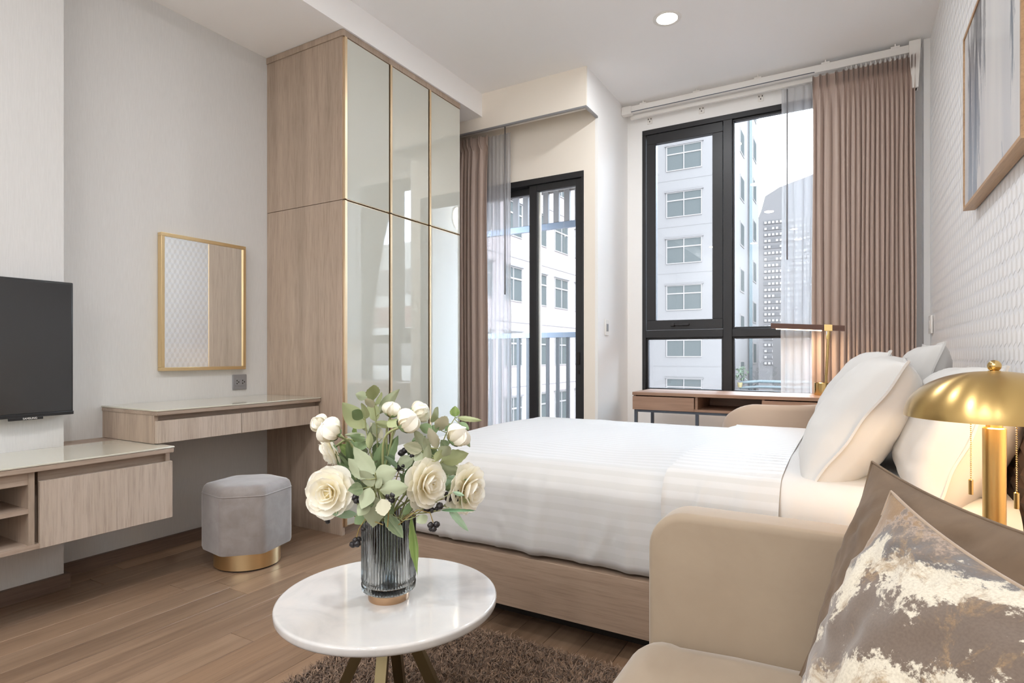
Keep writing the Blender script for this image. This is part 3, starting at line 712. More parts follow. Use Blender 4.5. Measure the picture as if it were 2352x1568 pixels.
for u, v in ((1477, 236), (1600, 208), (1741, 178), (1896, 142), (2056, 105)):
    xx = uX(u, 4.42); box('ceiling_clip', (xx-.025, xx+.025, 4.405, 4.44, 2.945, 2.957), M_white, wt, .002); box('clip_screw', (xx-.004, xx+.004, 4.415, 4.425, 2.957, ZC), M_white, wt)
for u in (1492, 1611, 1747):
    xx = uX(u, 4.54); pl = box('wall_plate', (xx-.02, xx+.02, 4.542, YW, 2.835, 2.885), M_white, wt, .002)
    for dx, dz in ((-.011, .012), (.011, .012), (0, -.008)): box('screw_hole', (xx+dx-.003, xx+dx+.003, 4.5405, 4.5425, 2.86+dz-.005, 2.86+dz+.005), M_dark, pl)
mo = [(.325, 2.955), (.385, 2.955), (.385, 2.93), (.372, 2.66), (.34, 2.66), (.325, 2.90)]
g = G(); g.prism(mo, 'y', 4.375, 4.437); g.build('motor', M_white, wt, 30)
box('motor_socket', (.347, .366, 4.39, 4.42, 2.655, 2.66), M_dark, wt)
for k in range(15): 
    xx = uX(1944+11.2*k, 4.40); box('glider', (xx-.003, xx+.003, 4.41, 4.42, 2.865, 2.897), M_white, wt)
# sheer pull wands
for (u, Y, z1, z0, nm) in ((1808, 4.44, 2.84, 1.66, 'pull wand hanging before the window sheer'), (1160, 3.80, 2.745, 1.46, 'pull wand hanging before the door sheer')):
    xx = uX(u, Y); w = G(); w.tube([(xx, Y, z0), (xx, Y, z1)], .005, 8); o = w.build('curtain_wand', M_grey_plate); tag(o, 'thin grey '+nm, 'wand', 'curtain wands')
# door drapes
dd = thing('door_drape', 'taupe pleated drape hanging between wardrobe and balcony door', 'curtain', (-2.6, 3.78, .02))
xs = [-3.0+.05*k for k in range(6)]+uXs([1062, 1069, 1078, 1087, 1104, 1122], 3.78)
pleated('cloth', M_drape, dd, xs, 3.795, 2.69, .02, .042, .10, .012, 5, True, .0)
ds = thing('door_sheer', 'white sheer curtain beside the taupe door drape', 'curtain', (-2.3, 3.84, .02))
pleated('cloth', M_sheer, ds, uXs([1112, 1124, 1134, 1142, 1151, 1160, 1168, 1174], 3.84), 3.85, 2.70, .02, .022, .08, .01, 12, False)

# switches
sw = thing('light_switch', 'white light switch on the return wall by the window', 'switch', (XN, 4.07, 1.2))
box('plate', (XN, XN+.008, 4.035, 4.105, 1.145, 1.262), M_white, sw, .003); box('rocker', (XN+.008, XN+.012, 4.055, 4.085, 1.175, 1.23), M_grey_plate, sw, .002)
sw = thing('wall_panel_switch', 'white switch plate on the patterned wall near the drapes', 'switch', (XR, 4.35, 1.2))
box('plate', (XR-.016, XR-.004, 4.28, 4.40, 1.13, 1.24), M_white, sw, .003); box('rocker', (XR-.019, XR-.015, 4.31, 4.37, 1.16, 1.21), M_white, sw, .002)

# ================================================================== DESK, LAMP, CHAIR
dk_ = thing('writing_desk', 'walnut writing desk with a drawer and open niche under the window', 'desk', (-.65, 4.17, 0))
ax0, ax1, ay0, ay1, az = -1.30, -.02, 3.905, 4.325, .745
box('top', (ax0, ax1, ay0, ay1, az-.022, az), M_desk, dk_, .002)
ab = .625
box('bottom_board', (ax0+.004, ax1-.004, ay0+.006, ay1, ab, ab+.016), M_desk, dk_)
box('back_board', (ax0+.004, ax1-.004, ay1-.012, ay1, ab+.016, az-.022), M_desk, dk_)
dv = [ax0+.004, uX(1594, ay0), uX(1749, ay0), ax1-.02]
for x in (ax0+.004, uX(1595, ay0), uX(1749, ay0), ax1-.02): box('divider', (x, x+.016, ay0+.018, ay1-.012, ab+.016, az-.022), M_desk, dk_)
box('drawer_front', (ax0+.002, uX(1594, ay0)-.001, ay0, ay0+.018, ab, az-.029), M_desk, dk_, .001)
box('drawer_front', (uX(1749, ay0)+.002, ax1-.002, ay0, ay0+.018, ab, az-.029), M_desk, dk_, .001)
g = G()
for (x0, x1, y0, y1) in ((ax0+.008, ax1-.008, ay0+.02, ay0+.04), (ax0+.008, ax1-.008, ay1-.04, ay1-.02), (ax0+.008, ax0+.028, ay0+.04, ay1-.04), (ax1-.028, ax1-.008, ay0+.04, ay1-.04)):
    g.box(x0, x1, y0, y1, ab-.018, ab)
g.build('steel_frame', M_steel, dk_)
for (x, y) in ((ax0+.008, ay0+.02), (ax0+.02, ay1-.05), (uX(1597, ay0+.03), ay0+.03), (ax1-.03, ay0+.02), (ax1-.03, ay1-.04)):
    box('leg', (x, x+.02, y, y+.02, 0, ab-.018), M_steel, dk_)
# desk lamp
dl = thing('desk_lamp', 'brass desk lamp with a walnut light bar standing on the desk', 'lamp', (-.13, 4.19, az))
bx, by = -.128, 4.19
G().lathe([(0, 0), (.064, 0), (.066, .003), (.066, .078), (.063, .081), (0, .081)], (bx, by, az), 48).build('base', M_brass, dl, 30)
G().tube([(bx+.002, by, az+.08), (bx+.016, by, 1.145)], .0085, 16).build('pole', M_brass, dl)
G().tube([(bx+.013, by, 1.10), (bx+.016, by, 1.15)], .012, 16).build('joint', M_brass, dl)
def bar(xa, xb, za, zb, h, d, mat, nm, par):
    o = []
    for x, z in ((xa, za), (xb, zb)):
        for (yy, zz) in ((by-d/2, z-h/2), (by+d/2, z-h/2), (by+d/2, z+h/2), (by-d/2, z+h/2)): o.append((x, yy, zz))
    return mk(nm, o, [(0, 1, 2, 3), (7, 6, 5, 4), (0, 4, 5, 1), (1, 5, 6, 2), (2, 6, 7, 3), (3, 7, 4, 0)], mat, par, 0)
lb = bar(-.445, -.022, 1.193, 1.166, .034, .046, M_walnut, 'light_bar', dl)
bar(-.135, -.09, 1.1735, 1.1705, .039, .050, M_brass, 'clamp', dl)
bar(-.415, -.15, 1.1725, 1.156, .006, .03, M_led, 'led_strip', lb)
la = bpy.data.lights.new('desk_lamp_light', 'AREA'); la.shape = 'RECTANGLE'; la.size = .26; la.size_y = .03; la.energy = 1.6; la.color = (1, .72, .45)
lo = bpy.data.objects.new('desk_lamp_light', la); COL.objects.link(lo); lo.parent = dl; lo.location = Vector((-.28, by, 1.157))-dl.location
# chair
ch = thing('tub_chair', 'beige velvet tub chair tucked at the desk behind the bed', 'chair', (-.37, 3.60, 0)); ch.rotation_euler = (0, 0, R(26))
def tub(r0, r1, z0, zback, zarm):
    V = []; n = 40; m = 0
    for i in range(n+1):
        a = R(-200+220*i/n)          # open towards the desk
        t = abs(i/n-.5)*2; zt = zback-(zback-zarm)*max(0, (t-.35)/.65)**1.6
        px = [(r0, z0), (r0, zt-.03), (r0+.01, zt-.008), ((r0+r1)/2, zt), (r1-.01, zt-.008), (r1, zt-.03), (r1-.03, z0)]; m = len(px)
        for r, z in px: V.append((r*math.cos(a), r*math.sin(a)*.92, z))
    f = grid_faces(n+1, m); f += [tuple(range(m)), tuple(n*m+k for k in range(m))[::-1]]; f += [((i)*m, i*m+m-1, (i+1)*m+m-1, (i+1)*m) for i in range(n)]
    return V, f
V, f = tub(.225, .275, .30, .735, .60); mk('backrest', V, f, M_velvet_ch, ch, 60, True)
g = G(); g.lathe([(0, .34), (.22, .34), (.235, .36), (.235, .42), (.22, .45), (0, .46)], n=40); g.build('seat', M_velvet_ch, ch, 60, True)
for (sx, sy) in ((1, 1), (1, -1), (-1, 1), (-1, -1)):
    G().tube([(sx*.15, sy*.15, .34), (sx*.20, sy*.20, 0)], .016, 10, .010).build('leg', M_black, ch, 60, True)

# ================================================================== BED
bx0, bx1, by0, by1 = -1.71, .40, 1.80, 3.25
bed = thing('bed', 'large bed with wood veneer base and quilted brown headboard', 'bed', (-.65, 2.5, 0))
box('base_frame', (bx0, bx1-.04, by0, by1, .098, .283), M_bedwood, bed, .002)
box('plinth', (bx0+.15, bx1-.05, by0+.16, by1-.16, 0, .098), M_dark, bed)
box('mattress', (bx0+.03, bx1-.045, by0+.035, by1-.035, .283, .595), M_linen, bed, .05, 4)
hd = box('headboard', (bx1-.012, XR-.006, by0-.02, by1+.02, .05, .93), M_headb, bed, .008)
g = G(); dw = .07
for i in range(int((by1-by0)/dw)+1):
    for j in range(7):
        for (oy, oz) in ((0, 0), (dw/2, dw/2)):
            y, z = by0+.02+i*dw+oy, .45+j*dw+oz
            if y < by1 and z < .90: g.add([(bx1-.024, y, z), (bx1-.0125, y-dw/2+.002, z), (bx1-.0125, y, z+dw/2-.002), (bx1-.0125, y+dw/2-.002, z), (bx1-.0125, y, z-dw/2+.002)], [(0, 2, 1), (0, 3, 2), (0, 4, 3), (0, 1, 4)])
o = g.build('quilted_diamonds', M_headb, hd, 0); o['kind'] = 'stuff'
def drape(name, x0, x1, y0, y1, ztop, zhem, r, mat, parent, foot=True, off=0, nx=110, ny=150, seed=0, wr_=1.0, bulge=.0):
    """cloth laid over a box; the hem hangs to zhem on both long sides and at the foot"""
    q = PI/2*r; hang = (ztop-r)-zhem+q
    X = np.concatenate([np.linspace(-hang, 0, 28, endpoint=False), np.linspace(0, 1, nx)*(x1-x0-r)]) if foot else np.linspace(-r, x1-x0-r, nx)
    Yv = np.concatenate([np.linspace(-hang, 0, 34, endpoint=False), np.linspace(0, y1-y0-2*r, ny-68), (y1-y0-2*r)+np.linspace(0, hang, 35)[1:]])
    V, UV = [], []
    for xx in X:
        for yy in Yv:
            cx = max(xx, 0) if foot else xx; cy = min(max(yy, 0), y1-y0-2*r)
            dx, dy = xx-cx, yy-cy; L = math.hypot(dx, dy)
            px, py, pz = x0+r+cx, y0+r+cy, ztop
            wave = 0
            if L > 1e-6:
                ux, uy = dx/L, dy/L; L = min(L, hang)
                if L < q: a = L/r; out, dn = r*math.sin(a), r*(1-math.cos(a))
                else: out, dn = r, r+(L-q)
                s = px*abs(uy)+py*abs(ux); k = min(1, max(0, (L-q*.3)/(hang-q*.3)))
                w1 = noise.noise((s*5.5+seed, k*.7, seed*1.7)); w2 = noise.noise((s*14+seed, k*1.3+4, seed))
                w3 = 1-abs(noise.noise((s*8+seed*3+.5*k, k*.5+9, 2.0)))*3
                wave = (.009*w1+.005*w2+.011*max(0, w3-.55)*2.2)*wr_*(.3+.7*k)
                out += wave+off+bulge*math.sin(PI*k)
                hem = .004*noise.noise((s*4+seed, 7.7, 0)); tuck = .022*max(0, (k-.90)/.10)**2
                out -= tuck
                px += ux*out; py += uy*out; pz -= dn+hem*k
            else:
                pz += .010*noise.noise((px*2.3+seed, py*2.3, 1.5))+.004*noise.noise((px*7, py*3.5, seed))
                ed = min(cy, y1-y0-2*r-cy); pz += .012*min(1, ed/.3)
            V.append((px, py, pz+off)); UV.append((xx, yy))
    return mk(name, V, grid_faces(len(X), len(Yv)), mat, parent, 180, uvs=UV)
shd = thing('fitted_sheet', 'white cotton sheet covering the mattress under the pillows', 'sheet', (.1, 2.5, .3))
drape('cloth', -.26, bx1-.042, by0+.012, by1-.012, .622, .288, .09, M_linen, shd, False, .015, 60, 130, 5, .9)
dv = thing('duvet', 'white satin-striped duvet draped over the bed', 'duvet', (-1, 2.5, .29))
drape('cover', bx0+.005, -.20, by0+.005, by1-.005, .612, .285, .10, M_stripe, dv, True, .012, 90, 150, 2, 1.2, .010)
drape('turned_fold', -.50, -.17, by0+.005, by1-.005, .622, .30, .10, M_stripe, dv, False, .020, 40, 150, 8, 1.3, .006)

def pillow_mesh(w, h, t, n=30, pinch=.10, pw=.42, flange=0, wr_=.006, seed=0, pe=2.6):
    V, Fs, UV = [], [], []
    for side in (1, -1):
        b = len(V)
        for i in range(n+1):
            for j in range(n+1):
                a, c = -1+2*i/n, -1+2*j/n
                a2, c2 = math.sin(a*PI/2)*.35+a*.65, math.sin(c*PI/2)*.35+c*.65
                x = a2*w/2*(1-pinch*(1-c2*c2)); y = c2*h/2*(1-pinch*(1-a2*a2))
                e = max(0, (1-abs(a2)**pe))*max(0, (1-abs(c2)**pe)); z = t/2*e**pw
                k = wr_*(noise.noise((a*2.2+seed, c*2.2, side*3+seed))*1.2+noise.noise((a*6+seed, c*6, side+seed*2))*.6)
                edge = max(abs(a2), abs(c2)); k += wr_*1.2*noise.noise((a*10+seed, c*10, side))*max(0, edge-.45)
                V.append((x, y, side*(z+k*min(1, e*3)))); UV.append((i/n, j/n))
        for i in range(n):
            for j in range(n):
                q = (b+i*(n+1)+j, b+(i+1)*(n+1)+j, b+(i+1)*(n+1)+j+1, b+i*(n+1)+j+1); Fs.append(q if side > 0 else q[::-1])
    return V, Fs, UV
def rim(w, h, pinch, n=48):
    out = []
    for s in range(4):
        for k in range(n):
            t = -1+2*k/n; a, c = ((t, -1), (1, t), (-t, 1), (-1, -t))[s]
            out.append((a*w/2*(1-pinch*(1-c*c)), c*h/2*(1-pinch*(1-a*a)), 0))
    return out
def orient(o, c, ex, ey):
    ex = Vector(ex).normalized(); ey = Vector(ey); ey = (ey-ex*ey.dot(ex)).normalized(); ez = ex.cross(ey)
    o.matrix_world = Matrix(((ex.x, ey.x, ez.x, c[0]), (ex.y, ey.y, ez.y, c[1]), (ex.z, ey.z, ez.z, c[2]), (0, 0, 0, 1)))
def bed_pillow(label, c, ex, ey, w=.66, h=.44, t=.24, seed=0):
    o = thing('pillow', label, 'pillow', (0, 0, 0), 'white bed pillows')
    V, f, uv = pillow_mesh(w, h, t, 34, .05, .42, 0, .007, seed); mk('case', V, f, M_linen, o, 180, True, uv)
    p = rim(w, h, .05); q = [Vector(x)*1.035 for x in p]; V = []
    m = len(p)
    for k in range(m): V += [Vector(p[k])*.97, q[k]+Vector((0, 0, .003*math.sin(k*.33+seed)))]
    V2 = [v+Vector((0, 0, .003)) for v in V]+[v-Vector((0, 0, .003)) for v in V]
    f = [(2*k, 2*k+1, (2*k+3) % (2*m), (2*k+2) % (2*m)) for k in range(m)]; f2 = [tuple(i+2*m for i in q_)[::-1] for q_ in f]
    f3 = [(2*k+1, 2*m+2*k+1, 2*m+(2*k+3) % (2*m), (2*k+3) % (2*m)) for k in range(m)]
    mk('flange', V2, f+f2+f3, M_linen, o, 80, True)
    orient(o, c, ex, ey); return o
zt = .62
# front pair leans back on the rear pair (local x runs across the bed, local y up the pillow)
bed_pillow('white pillow of the front pair, nearest the camera', (.035, 2.20, .795), (.06, 1, .02), (.54, -.05, .84), .64, .45, .24, 1)
bed_pillow('white pillow of the front pair, on the far side', (.01, 2.84, .815), (-.03, 1, 0), (.50, 0, .86), .62, .45, .20, 2)
bed_pillow('white pillow of the rear pair, just behind the brass lamp', (.262, 2.12, .775), (.03, 1, -.02), (.36, 0, .93), .66, .40, .26, 3)
bed_pillow('white pillow of the rear pair, farthest along the headboard', (.225, 2.86, .82), (0, 1, 0), (.28, 0, .96), .64, .46, .18, 4)

# ================================================================== SOFA
so = thing('sofa', 'cream velvet sofa with a rounded arm in the right foreground', 'sofa', (0, .2, 0))
sy = 1.275; 
g = G(); g.prism(roundrect(-.39, XR-.03, .12, .655, .085, 10, (0, 1, 0, 0)), 'y', sy, sy+.10)
bm = bmesh.new(); vv = [bm.verts.new(v) for v in g.v]; [bm.faces.new([vv[i] for i in f]) for f in g.f]
bmesh.ops.recalc_face_normals(bm, faces=bm.faces)
ee = [e for e in bm.edges if abs(e.verts[0].co.y-e.verts[1].co.y) < 1e-5 and not (e.verts[0].co.z < .13 and e.verts[1].co.z < .13)]
bmesh.ops.bevel(bm, geom=ee, offset=.018, segments=4, affect='EDGES', profile=.5); bm.verts.index_update()
arm = mk('arm', [v.co[:] for v in bm.verts], [[v.index for v in f.verts] for f in bm.faces], M_velvet_c, so, 50); bm.free()
st_ = [(x, sy+.0135, z) for x, z in [(-.384, .2), (-.384, .54)]+[(-.39+.006+.079+.079*math.cos(a), .649-.079+.079*math.sin(a)) for a in [PI-PI/2*k/10 for k in range(11)]]+[(.35, .649)]]
G().tube(st_, .0014, 5).build('seam', M_velvet_cb, arm, 80)
box('arm', (-.39, XR-.03, -1.05, -.95, .12, .655), M_velvet_c, so, .018, 3)
box('base', (-.36, XR-.03, -.95, sy, .10, .28), M_velvet_c, so, .02, 3)
# seat cushion: rounded front
def seat_profile():
    pts = [(-.36, .275)]
    for k in range(9): a = R(200-130*k/8); pts.append((-.335+.07*math.cos(a), .335+.062*math.sin(a)))
    pts += [(-.2, .402), (0, .408), (.2, .406), (.3, .40), (.3, .275)]; return pts
def seat_cushion(y0, y1):
    pr_ = seat_profile(); V = []; ysn = [0, .004, .012, .03, .07, .15, .35, .5, .65, .85, .93, .97, .988, .996, 1]
    for t in ysn:
        e = min(t, 1-t); k = min(1, (e/.05))**.5 if e < .05 else 1; s = .955+.045*k
        for (x, z) in pr_: V.append((.0+(x-.0)*s, y0+(y1-y0)*t, .275+(z-.275)*(.62+.38*k if z > .28 else 1)))
    f = grid_faces(len(ysn), len(pr_)); m = len(pr_); f += [tuple(range(m))[::-1], tuple((len(ysn)-1)*m+k for k in range(m))]
    return mk('seat_cushion', V, [q[::-1] for q in f], M_velvet_c, so, 60)
seat_cushion(.16, sy-.002); seat_cushion(-.95, .157)
box('backrest', (.24, XR-.02, -.95, sy, .28, .70), M_velvet_c, so, .04, 4)
for (x, y) in ((-.3, 1.2), (-.3, -.9), (.3, 1.2), (.3, -.9)): G().tube([(x, y, .10), (x, y, 0)], .016, 10, .011).build('leg', M_bronze, so)

def cushion(name, label, fb, ft, nt, w, h, t, front, back, seed):
    """corner points: far bottom, far top, near top"""
    fb, ft, nt = Vector(fb), Vector(ft), Vector(nt); ex = (ft-nt).normalized(); ey = (ft-fb); ey = (ey-ex*ey.dot(ex)).normalized()
    c = ft-ex*(w/2)-ey*(h/2)
    o = thing(name, label, 'cushion', (0, 0, 0), 'sofa cushions')
    V, f, uv = pillow_mesh(w, h, t, 44, .075, .72, 0, .011, seed, 2.0); n = len(V)//2; m = len(f)//2
    # local +z = ex x ey ; the face towards the room is -x
    ez = ex.cross(ey); s = 1 if ez.x < 0 else -1
    A = (V[:n], f[:m], uv[:n]); B = (V[n:], [tuple(i-n for i in q) for q in f[m:]], uv[n:])
    fr_, bk_ = (A, B) if s > 0 else (B, A)
    mk('front_panel', fr_[0], fr_[1], front, o, 180, True, fr_[2]); mk('back_panel', bk_[0], bk_[1], back, o, 180, True, bk_[2])
    p = rim(w, h, .075, 24); G().tube(p+[p[0]], .0025, 5, cap=False).build('seam', back, o, 80, True)
    orient(o, c, ex, ey); return o
cushion('velvet_cushion', 'plain brown velvet cushion leaning in the sofa corner', (-.075, 1.20, .405), (.037, 1.250, .805), (.235, .80, .795), .50, .43, .16, M_velvet_b, M_velvet_b, 3)
cushion('printed_cushion', 'cushion with grey, cream and ochre brushstroke print, nearest the camera', (-.072, 1.02, .405), (.058, 1.092, .785), (.20, .665, .765), .46, .41, .15, M_print, M_velvet_cb, 6)

# nightstand + lamp
ns = thing('nightstand', 'small wooden nightstand between sofa and bed carrying the brass lamp', 'nightstand', (.22, 1.58, 0))
box('body', (.06, XR-.01, 1.41, 1.74, .12, .47), M_veneer, ns, .002); box('top', (.05, XR-.008, 1.405, 1.745, .47, .49), M_veneer_h, ns, .002)
box('drawer_front', (.045, .06, 1.415, 1.735, .30, .465), M_veneer_l, ns, .001)
for (x, y) in ((.09, 1.44), (.09, 1.70), (.39, 1.44), (.39, 1.70)): box('leg', (x-.012, x+.012, y-.012, y+.012, 0, .12), M_black, ns)
lx, ly = .266, 1.575
lm = thing('table_lamp', 'brass mushroom table lamp with pull chains behind the cushions', 'lamp', (lx, ly, .49))
G().lathe([(0, 0), (.075, 0), (.078, .004), (.075, .012), (.02, .02), (0, .02)], (lx, ly, .49), 48).build('base', M_brushed, lm, 50)
G().lathe([(.0, 0), (.0195, 0), (.0205, .34), (.018, .342), (.0, .342)], (lx, ly, .505), 32).build('stem', M_brushed, lm, 50)
G().lathe([(.0, 0), (.0145, 0), (.0145, .06), (.0, .06)], (lx, ly, .845), 24).build('neck', M_brushed, lm, 50)
pf = []; rs, hs = .160, .100
for k in range(25): a = PI/2*k/24; pf.append((rs*math.cos(a)**.92 if k < 24 else 0.0, hs*math.sin(a)**1.0))
inner = [(max(0, r-.003), z-.0025) for r, z in pf][::-1]
G().lathe(inner[:-1]+[(rs-.003, 0)]+pf, (lx, ly, .866), 72).build('shade', M_brushed, lm, 60)
G().ico((lx, ly, .977), .0125, 3).build('finial', M_brass, lm, 80); G().lathe([(0, 0), (.011, 0), (.011, .006), (0, .006)], (lx, ly, .961), 20).build('finial_collar', M_brass, lm, 40)
G().ico((lx-.035, ly-.03, .895), .018, 2).build('bulb', M_bulb, lm, 80); G().ico((lx+.035, ly+.03, .895), .018, 2).build('bulb', M_bulb, lm, 80)
pd = bpy.data.lights.new('table_lamp_light', 'POINT'); pd.energy = 3.2; pd.color = (1, .74, .48); pd.shadow_soft_size = .03
po = bpy.data.objects.new('table_lamp_light', pd); COL.objects.link(po); po.parent = lm; po.location = (0, -.0, .40)
for (u, d, v1) in ((2230, 1.20, 1135), (2335, 1.10, 1168)):
    top = PX(u, 950, d); top.z = .878; zb = PX(u, v1, d).z; zm = zb+.031
    g = G(); z = top.z
    while z > zm: g.ico((top.x, top.y, z), .0017, 1); z -= .0042
    cc = g.build('pull_chain', M_brass, lm, 80); G().lathe([(0, 0), (.0042, 0), (.0042, .03), (.001, .032), (0, .032)], (top.x, top.y, zb), 12).build('chain_weight', M_brass, cc, 40)

# ================================================================== PICTURE
pc = thing('framed_painting', 'abstract grey-blue and white painting in a thin oak frame above the bed', 'painting', (XR, 2.46, 1.577))
py0, py1, pz0, pz1 = 2.012, 2.918, 1.575, 2.262; pxf = .395
g = G(); w = .012
g.box(pxf, XR-.006, py0, py1, pz0, pz0+w); g.box(pxf, XR-.006, py0, py1, pz1-w, pz1); g.box(pxf, XR-.006, py0, py0+w, pz0+w, pz1-w); g.box(pxf, XR-.006, py1-w, py1, pz0+w, pz1-w)
g.build('frame', M_frame_oak, pc)
mk('canvas', [(pxf+.004, py1-w, pz0+w), (pxf+.004, py0+w, pz0+w), (pxf+.004, py0+w, pz1-w), (pxf+.004, py1-w, pz1-w), (pxf+.02, py1-w, pz0+w), (pxf+.02, py0+w, pz0+w), (pxf+.02, py0+w, pz1-w), (pxf+.02, py1-w, pz1-w)],
   [(0, 1, 2, 3), (7, 6, 5, 4), (0, 4, 5, 1), (1, 5, 6, 2), (2, 6, 7, 3), (3, 7, 4, 0)], M_art, pc, 0, False, [(0, 0), (1, 0), (1, 1), (0, 1)]*2)

# ================================================================== RUG, COFFEE TABLE
rg = thing('shag_rug', 'brown long-pile shag rug under the coffee table', 'rug', (-.9, 1.0, 0))
rx0, rx1, ry0, ry1 = -1.46, -.40, -.1, 1.74
box('backing', (rx0, rx1, ry0, ry1, 0, .008), M_rug, rg)
def pile():
    rs_ = np.random.RandomState(4); n = 90000
    x = rs_.uniform(rx0, rx1, n); y = ry0+(ry1-ry0)*rs_.uniform(0, 1, n)**.75
    an = rs_.uniform(0, 2*PI, n); le = rs_.uniform(.012, .030, n); h = rs_.uniform(.014, .030, n); wd_ = rs_.uniform(.0012, .0022, n)
    dx, dy = np.cos(an), np.sin(an); a2 = rs_.uniform(0, 2*PI, n); wx_, wy_ = np.cos(a2)*wd_, np.sin(a2)*wd_
    z = np.full(n, .006)
    mx, my, mz = x+dx*le*.35, y+dy*le*.35, z+h*.75; tx, ty, tz = x+dx*le, y+dy*le, z+h
    V = np.stack([np.stack(p, 1) for p in ((x-wx_, y-wy_, z), (x+wx_, y+wy_, z), (mx+wx_, my+wy_, mz), (mx-wx_, my-wy_, mz), (tx, ty, tz))], 1).reshape(-1, 3)
    p = org(rg); V -= np.array([p.x, p.y, p.z])
    me = bpy.data.meshes.new('pile'); b = np.arange(n)*5
    li = np.stack([b, b+1, b+2, b+3, b+3, b+2, b+4], 1).ravel(); ls = np.stack([np.arange(n)*7, np.arange(n)*7+4], 1).ravel(); lt = np.tile([4, 3], n)
    me.vertices.add(len(V)); me.vertices.foreach_set('co', V.astype(np.float32).ravel()); me.loops.add(len(li)); me.loops.foreach_set('vertex_index', li.astype(np.int32))
    me.polygons.add(2*n); me.polygons.foreach_set('loop_start', ls.astype(np.int32)); me.polygons.foreach_set('loop_total', lt.astype(np.int32)); me.update(calc_edges=True)
    me.materials.append(M_rug); o = bpy.data.objects.new('pile', me); COL.objects.link(o); o.parent = rg; o['kind'] = 'stuff'
pile()
TC = PX(893, 815, 1.412); tcx, tcy, ttz, tr = TC.x, TC.y, .42, .262
ct = thing('coffee_table', 'round white marble coffee table on bronze legs', 'table', (tcx, tcy, 0))
pr_ = [(0, -.022), (tr-.008, -.022)]+[(tr-.008+.008*math.cos(R(-90+90*k/4)), -.014+.008*math.sin(R(-90+90*k/4))) for k in range(1, 5)]+[(tr, -.006)]+[(tr-.006+.006*math.cos(R(90*k/4)), -.006+.006*math.sin(R(90*k/4))) for k in range(1, 5)]+[(tr-.008, 0), (0, 0)]
G().lathe(pr_, (tcx, tcy, ttz), 128).build('top', M_marble, ct, 30)
def sqleg(a):
    dx, dy = math.cos(a), math.sin(a); px_, py_ = -dy, dx; w = .0125
    V = []
    for (r, z) in ((.02, ttz-.024), (.185, .030)):
        for (s, t) in ((-1, -1), (1, -1), (1, 1), (-1, 1)): V.append((tcx+dx*(r+t*w*1.1)+px_*s*w, tcy+dy*(r+t*w*1.1)+py_*s*w, z))
    return mk('leg', V, [(0, 1, 2, 3), (7, 6, 5, 4), (0, 4, 5, 1), (1, 5, 6, 2), (2, 6, 7, 3), (3, 7, 4, 0)], M_bronze, ct, 0)
fa = math.atan2(-FW.y, -FW.x)
for k in range(4): sqleg(fa+k*PI/2)
g = G(); g.prism([(tcx+.055*math.cos(fa+PI/4*(2*k)), tcy+.055*math.sin(fa+PI/4*(2*k))) for k in range(4)], 'z', ttz-.042, ttz-.022); g.build('hub', M_bronze, ct, 0)

# ================================================================== VASE AND FLOWERS
vd = 1.392; VC = PX(893, 815, vd); vcx, vcy = VC.x, VC.y
va_ = thing('ribbed_vase', 'smoked ribbed glass vase on a bronze foot standing on the coffee table', 'vase', (vcx, vcy, ttz))
rv = .0625
def ribs(a, r, z): return r+(.0018*math.cos(56*a) if r > .058 else 0)
outer = [(0, .018), (.050, .018), (.0615, .026), (.0625, .040), (.0605, .043), (.0625, .050), (.0625, .196), (.0605, .199)]
innr = [(.0565, .196), (.0565, .040), (.052, .034), (0, .034)]
g = G(); g.lathe(outer+innr, (vcx, vcy, ttz), 336, fn=ribs); g.build('glass_body', M_vaseglass, va_, 60)
G().lathe([(0, 0), (.047, 0), (.048, .002), (.048, .018), (0, .018)], (vcx, vcy, ttz), 64).build('foot', plain('rose_bronze', (.55, .36, .22, 1), .3, 1), va_, 40)
CAMV = -FW
def cdir(r, u, f): return (RT*r+UP*u+CAMV*f).normalized()
def frame_of(z, y):
    z = z.normalized(); y = (y-z*y.dot(z)); y = y.normalized() if y.length > 1e-4 else z.orthogonal().normalized(); x = y.cross(z); return x, y, z
def mat4(x, y, z, p, sx=1, sy_=1, sz=1):
    return Matrix(((x.x*sx, y.x*sy_, z.x*sz, p[0]), (x.y*sx, y.y*sy_, z.y*sz, p[1]), (x.z*sx, y.z*sy_, z.z*sz, p[2]), (0, 0, 0, 1)))
# petal prototypes (unit size; base at origin, rising along z, outside = +y)
def petal_me(name, w, cup, curl, q, seed):
    nu, nv = 9, 10; V, UV = [], []
    for i in range(nu):
        s = -1+2*i/(nu-1)
        for j in range(nv):
            t = math.sin(PI/2*j/(nv-1))**.9
            wt = w*(.35+.65*math.sin(PI/2*t/.62)) if t < .62 else w*max(0, 1-((t-.62)/.38)**2.4)**.5
            x = s*wt; rag = .05*noise.noise((s*1.6+seed, t*1.5, seed))
            y = cup*math.sin(PI*t*.85)-q*x*x*(1-.3*t)+curl*t**3+rag*t
            V.append((x, y, t*(1+.04*noise.noise((s*2.2+seed, 3, seed))))); UV.append((i/(nu-1), t))
    me_o = mk(name, V, grid_faces(nu, nv), M_petal, None, 180, True, UV); me = me_o.data; bpy.data.objects.remove(me_o); return me
PET = [petal_me('petal', .50, .16, .02+.05*(k % 3), .55, 3.3*k) for k in range(3)]
PETB = [petal_me('petal', .62, .42, -.38, .55, 5.1*k+2) for k in range(2)]
def sepal_me():
    V = []; 
    for i in range(5):
        s = -1+.5*i
        for j in range(6): t = j/5; V.append((s*.26*math.sin(PI*min(1, .2+.75*t)), .42*math.sin(PI*t*.85)-.38*t**3+.04-.3*(s*.26)**2, t*.75))
    o = mk('sepal', V, grid_faces(5, 6), M_leaf[2], None, 180, True); me = o.data; bpy.data.objects.remove(o); return me
SEP = sepal_me()
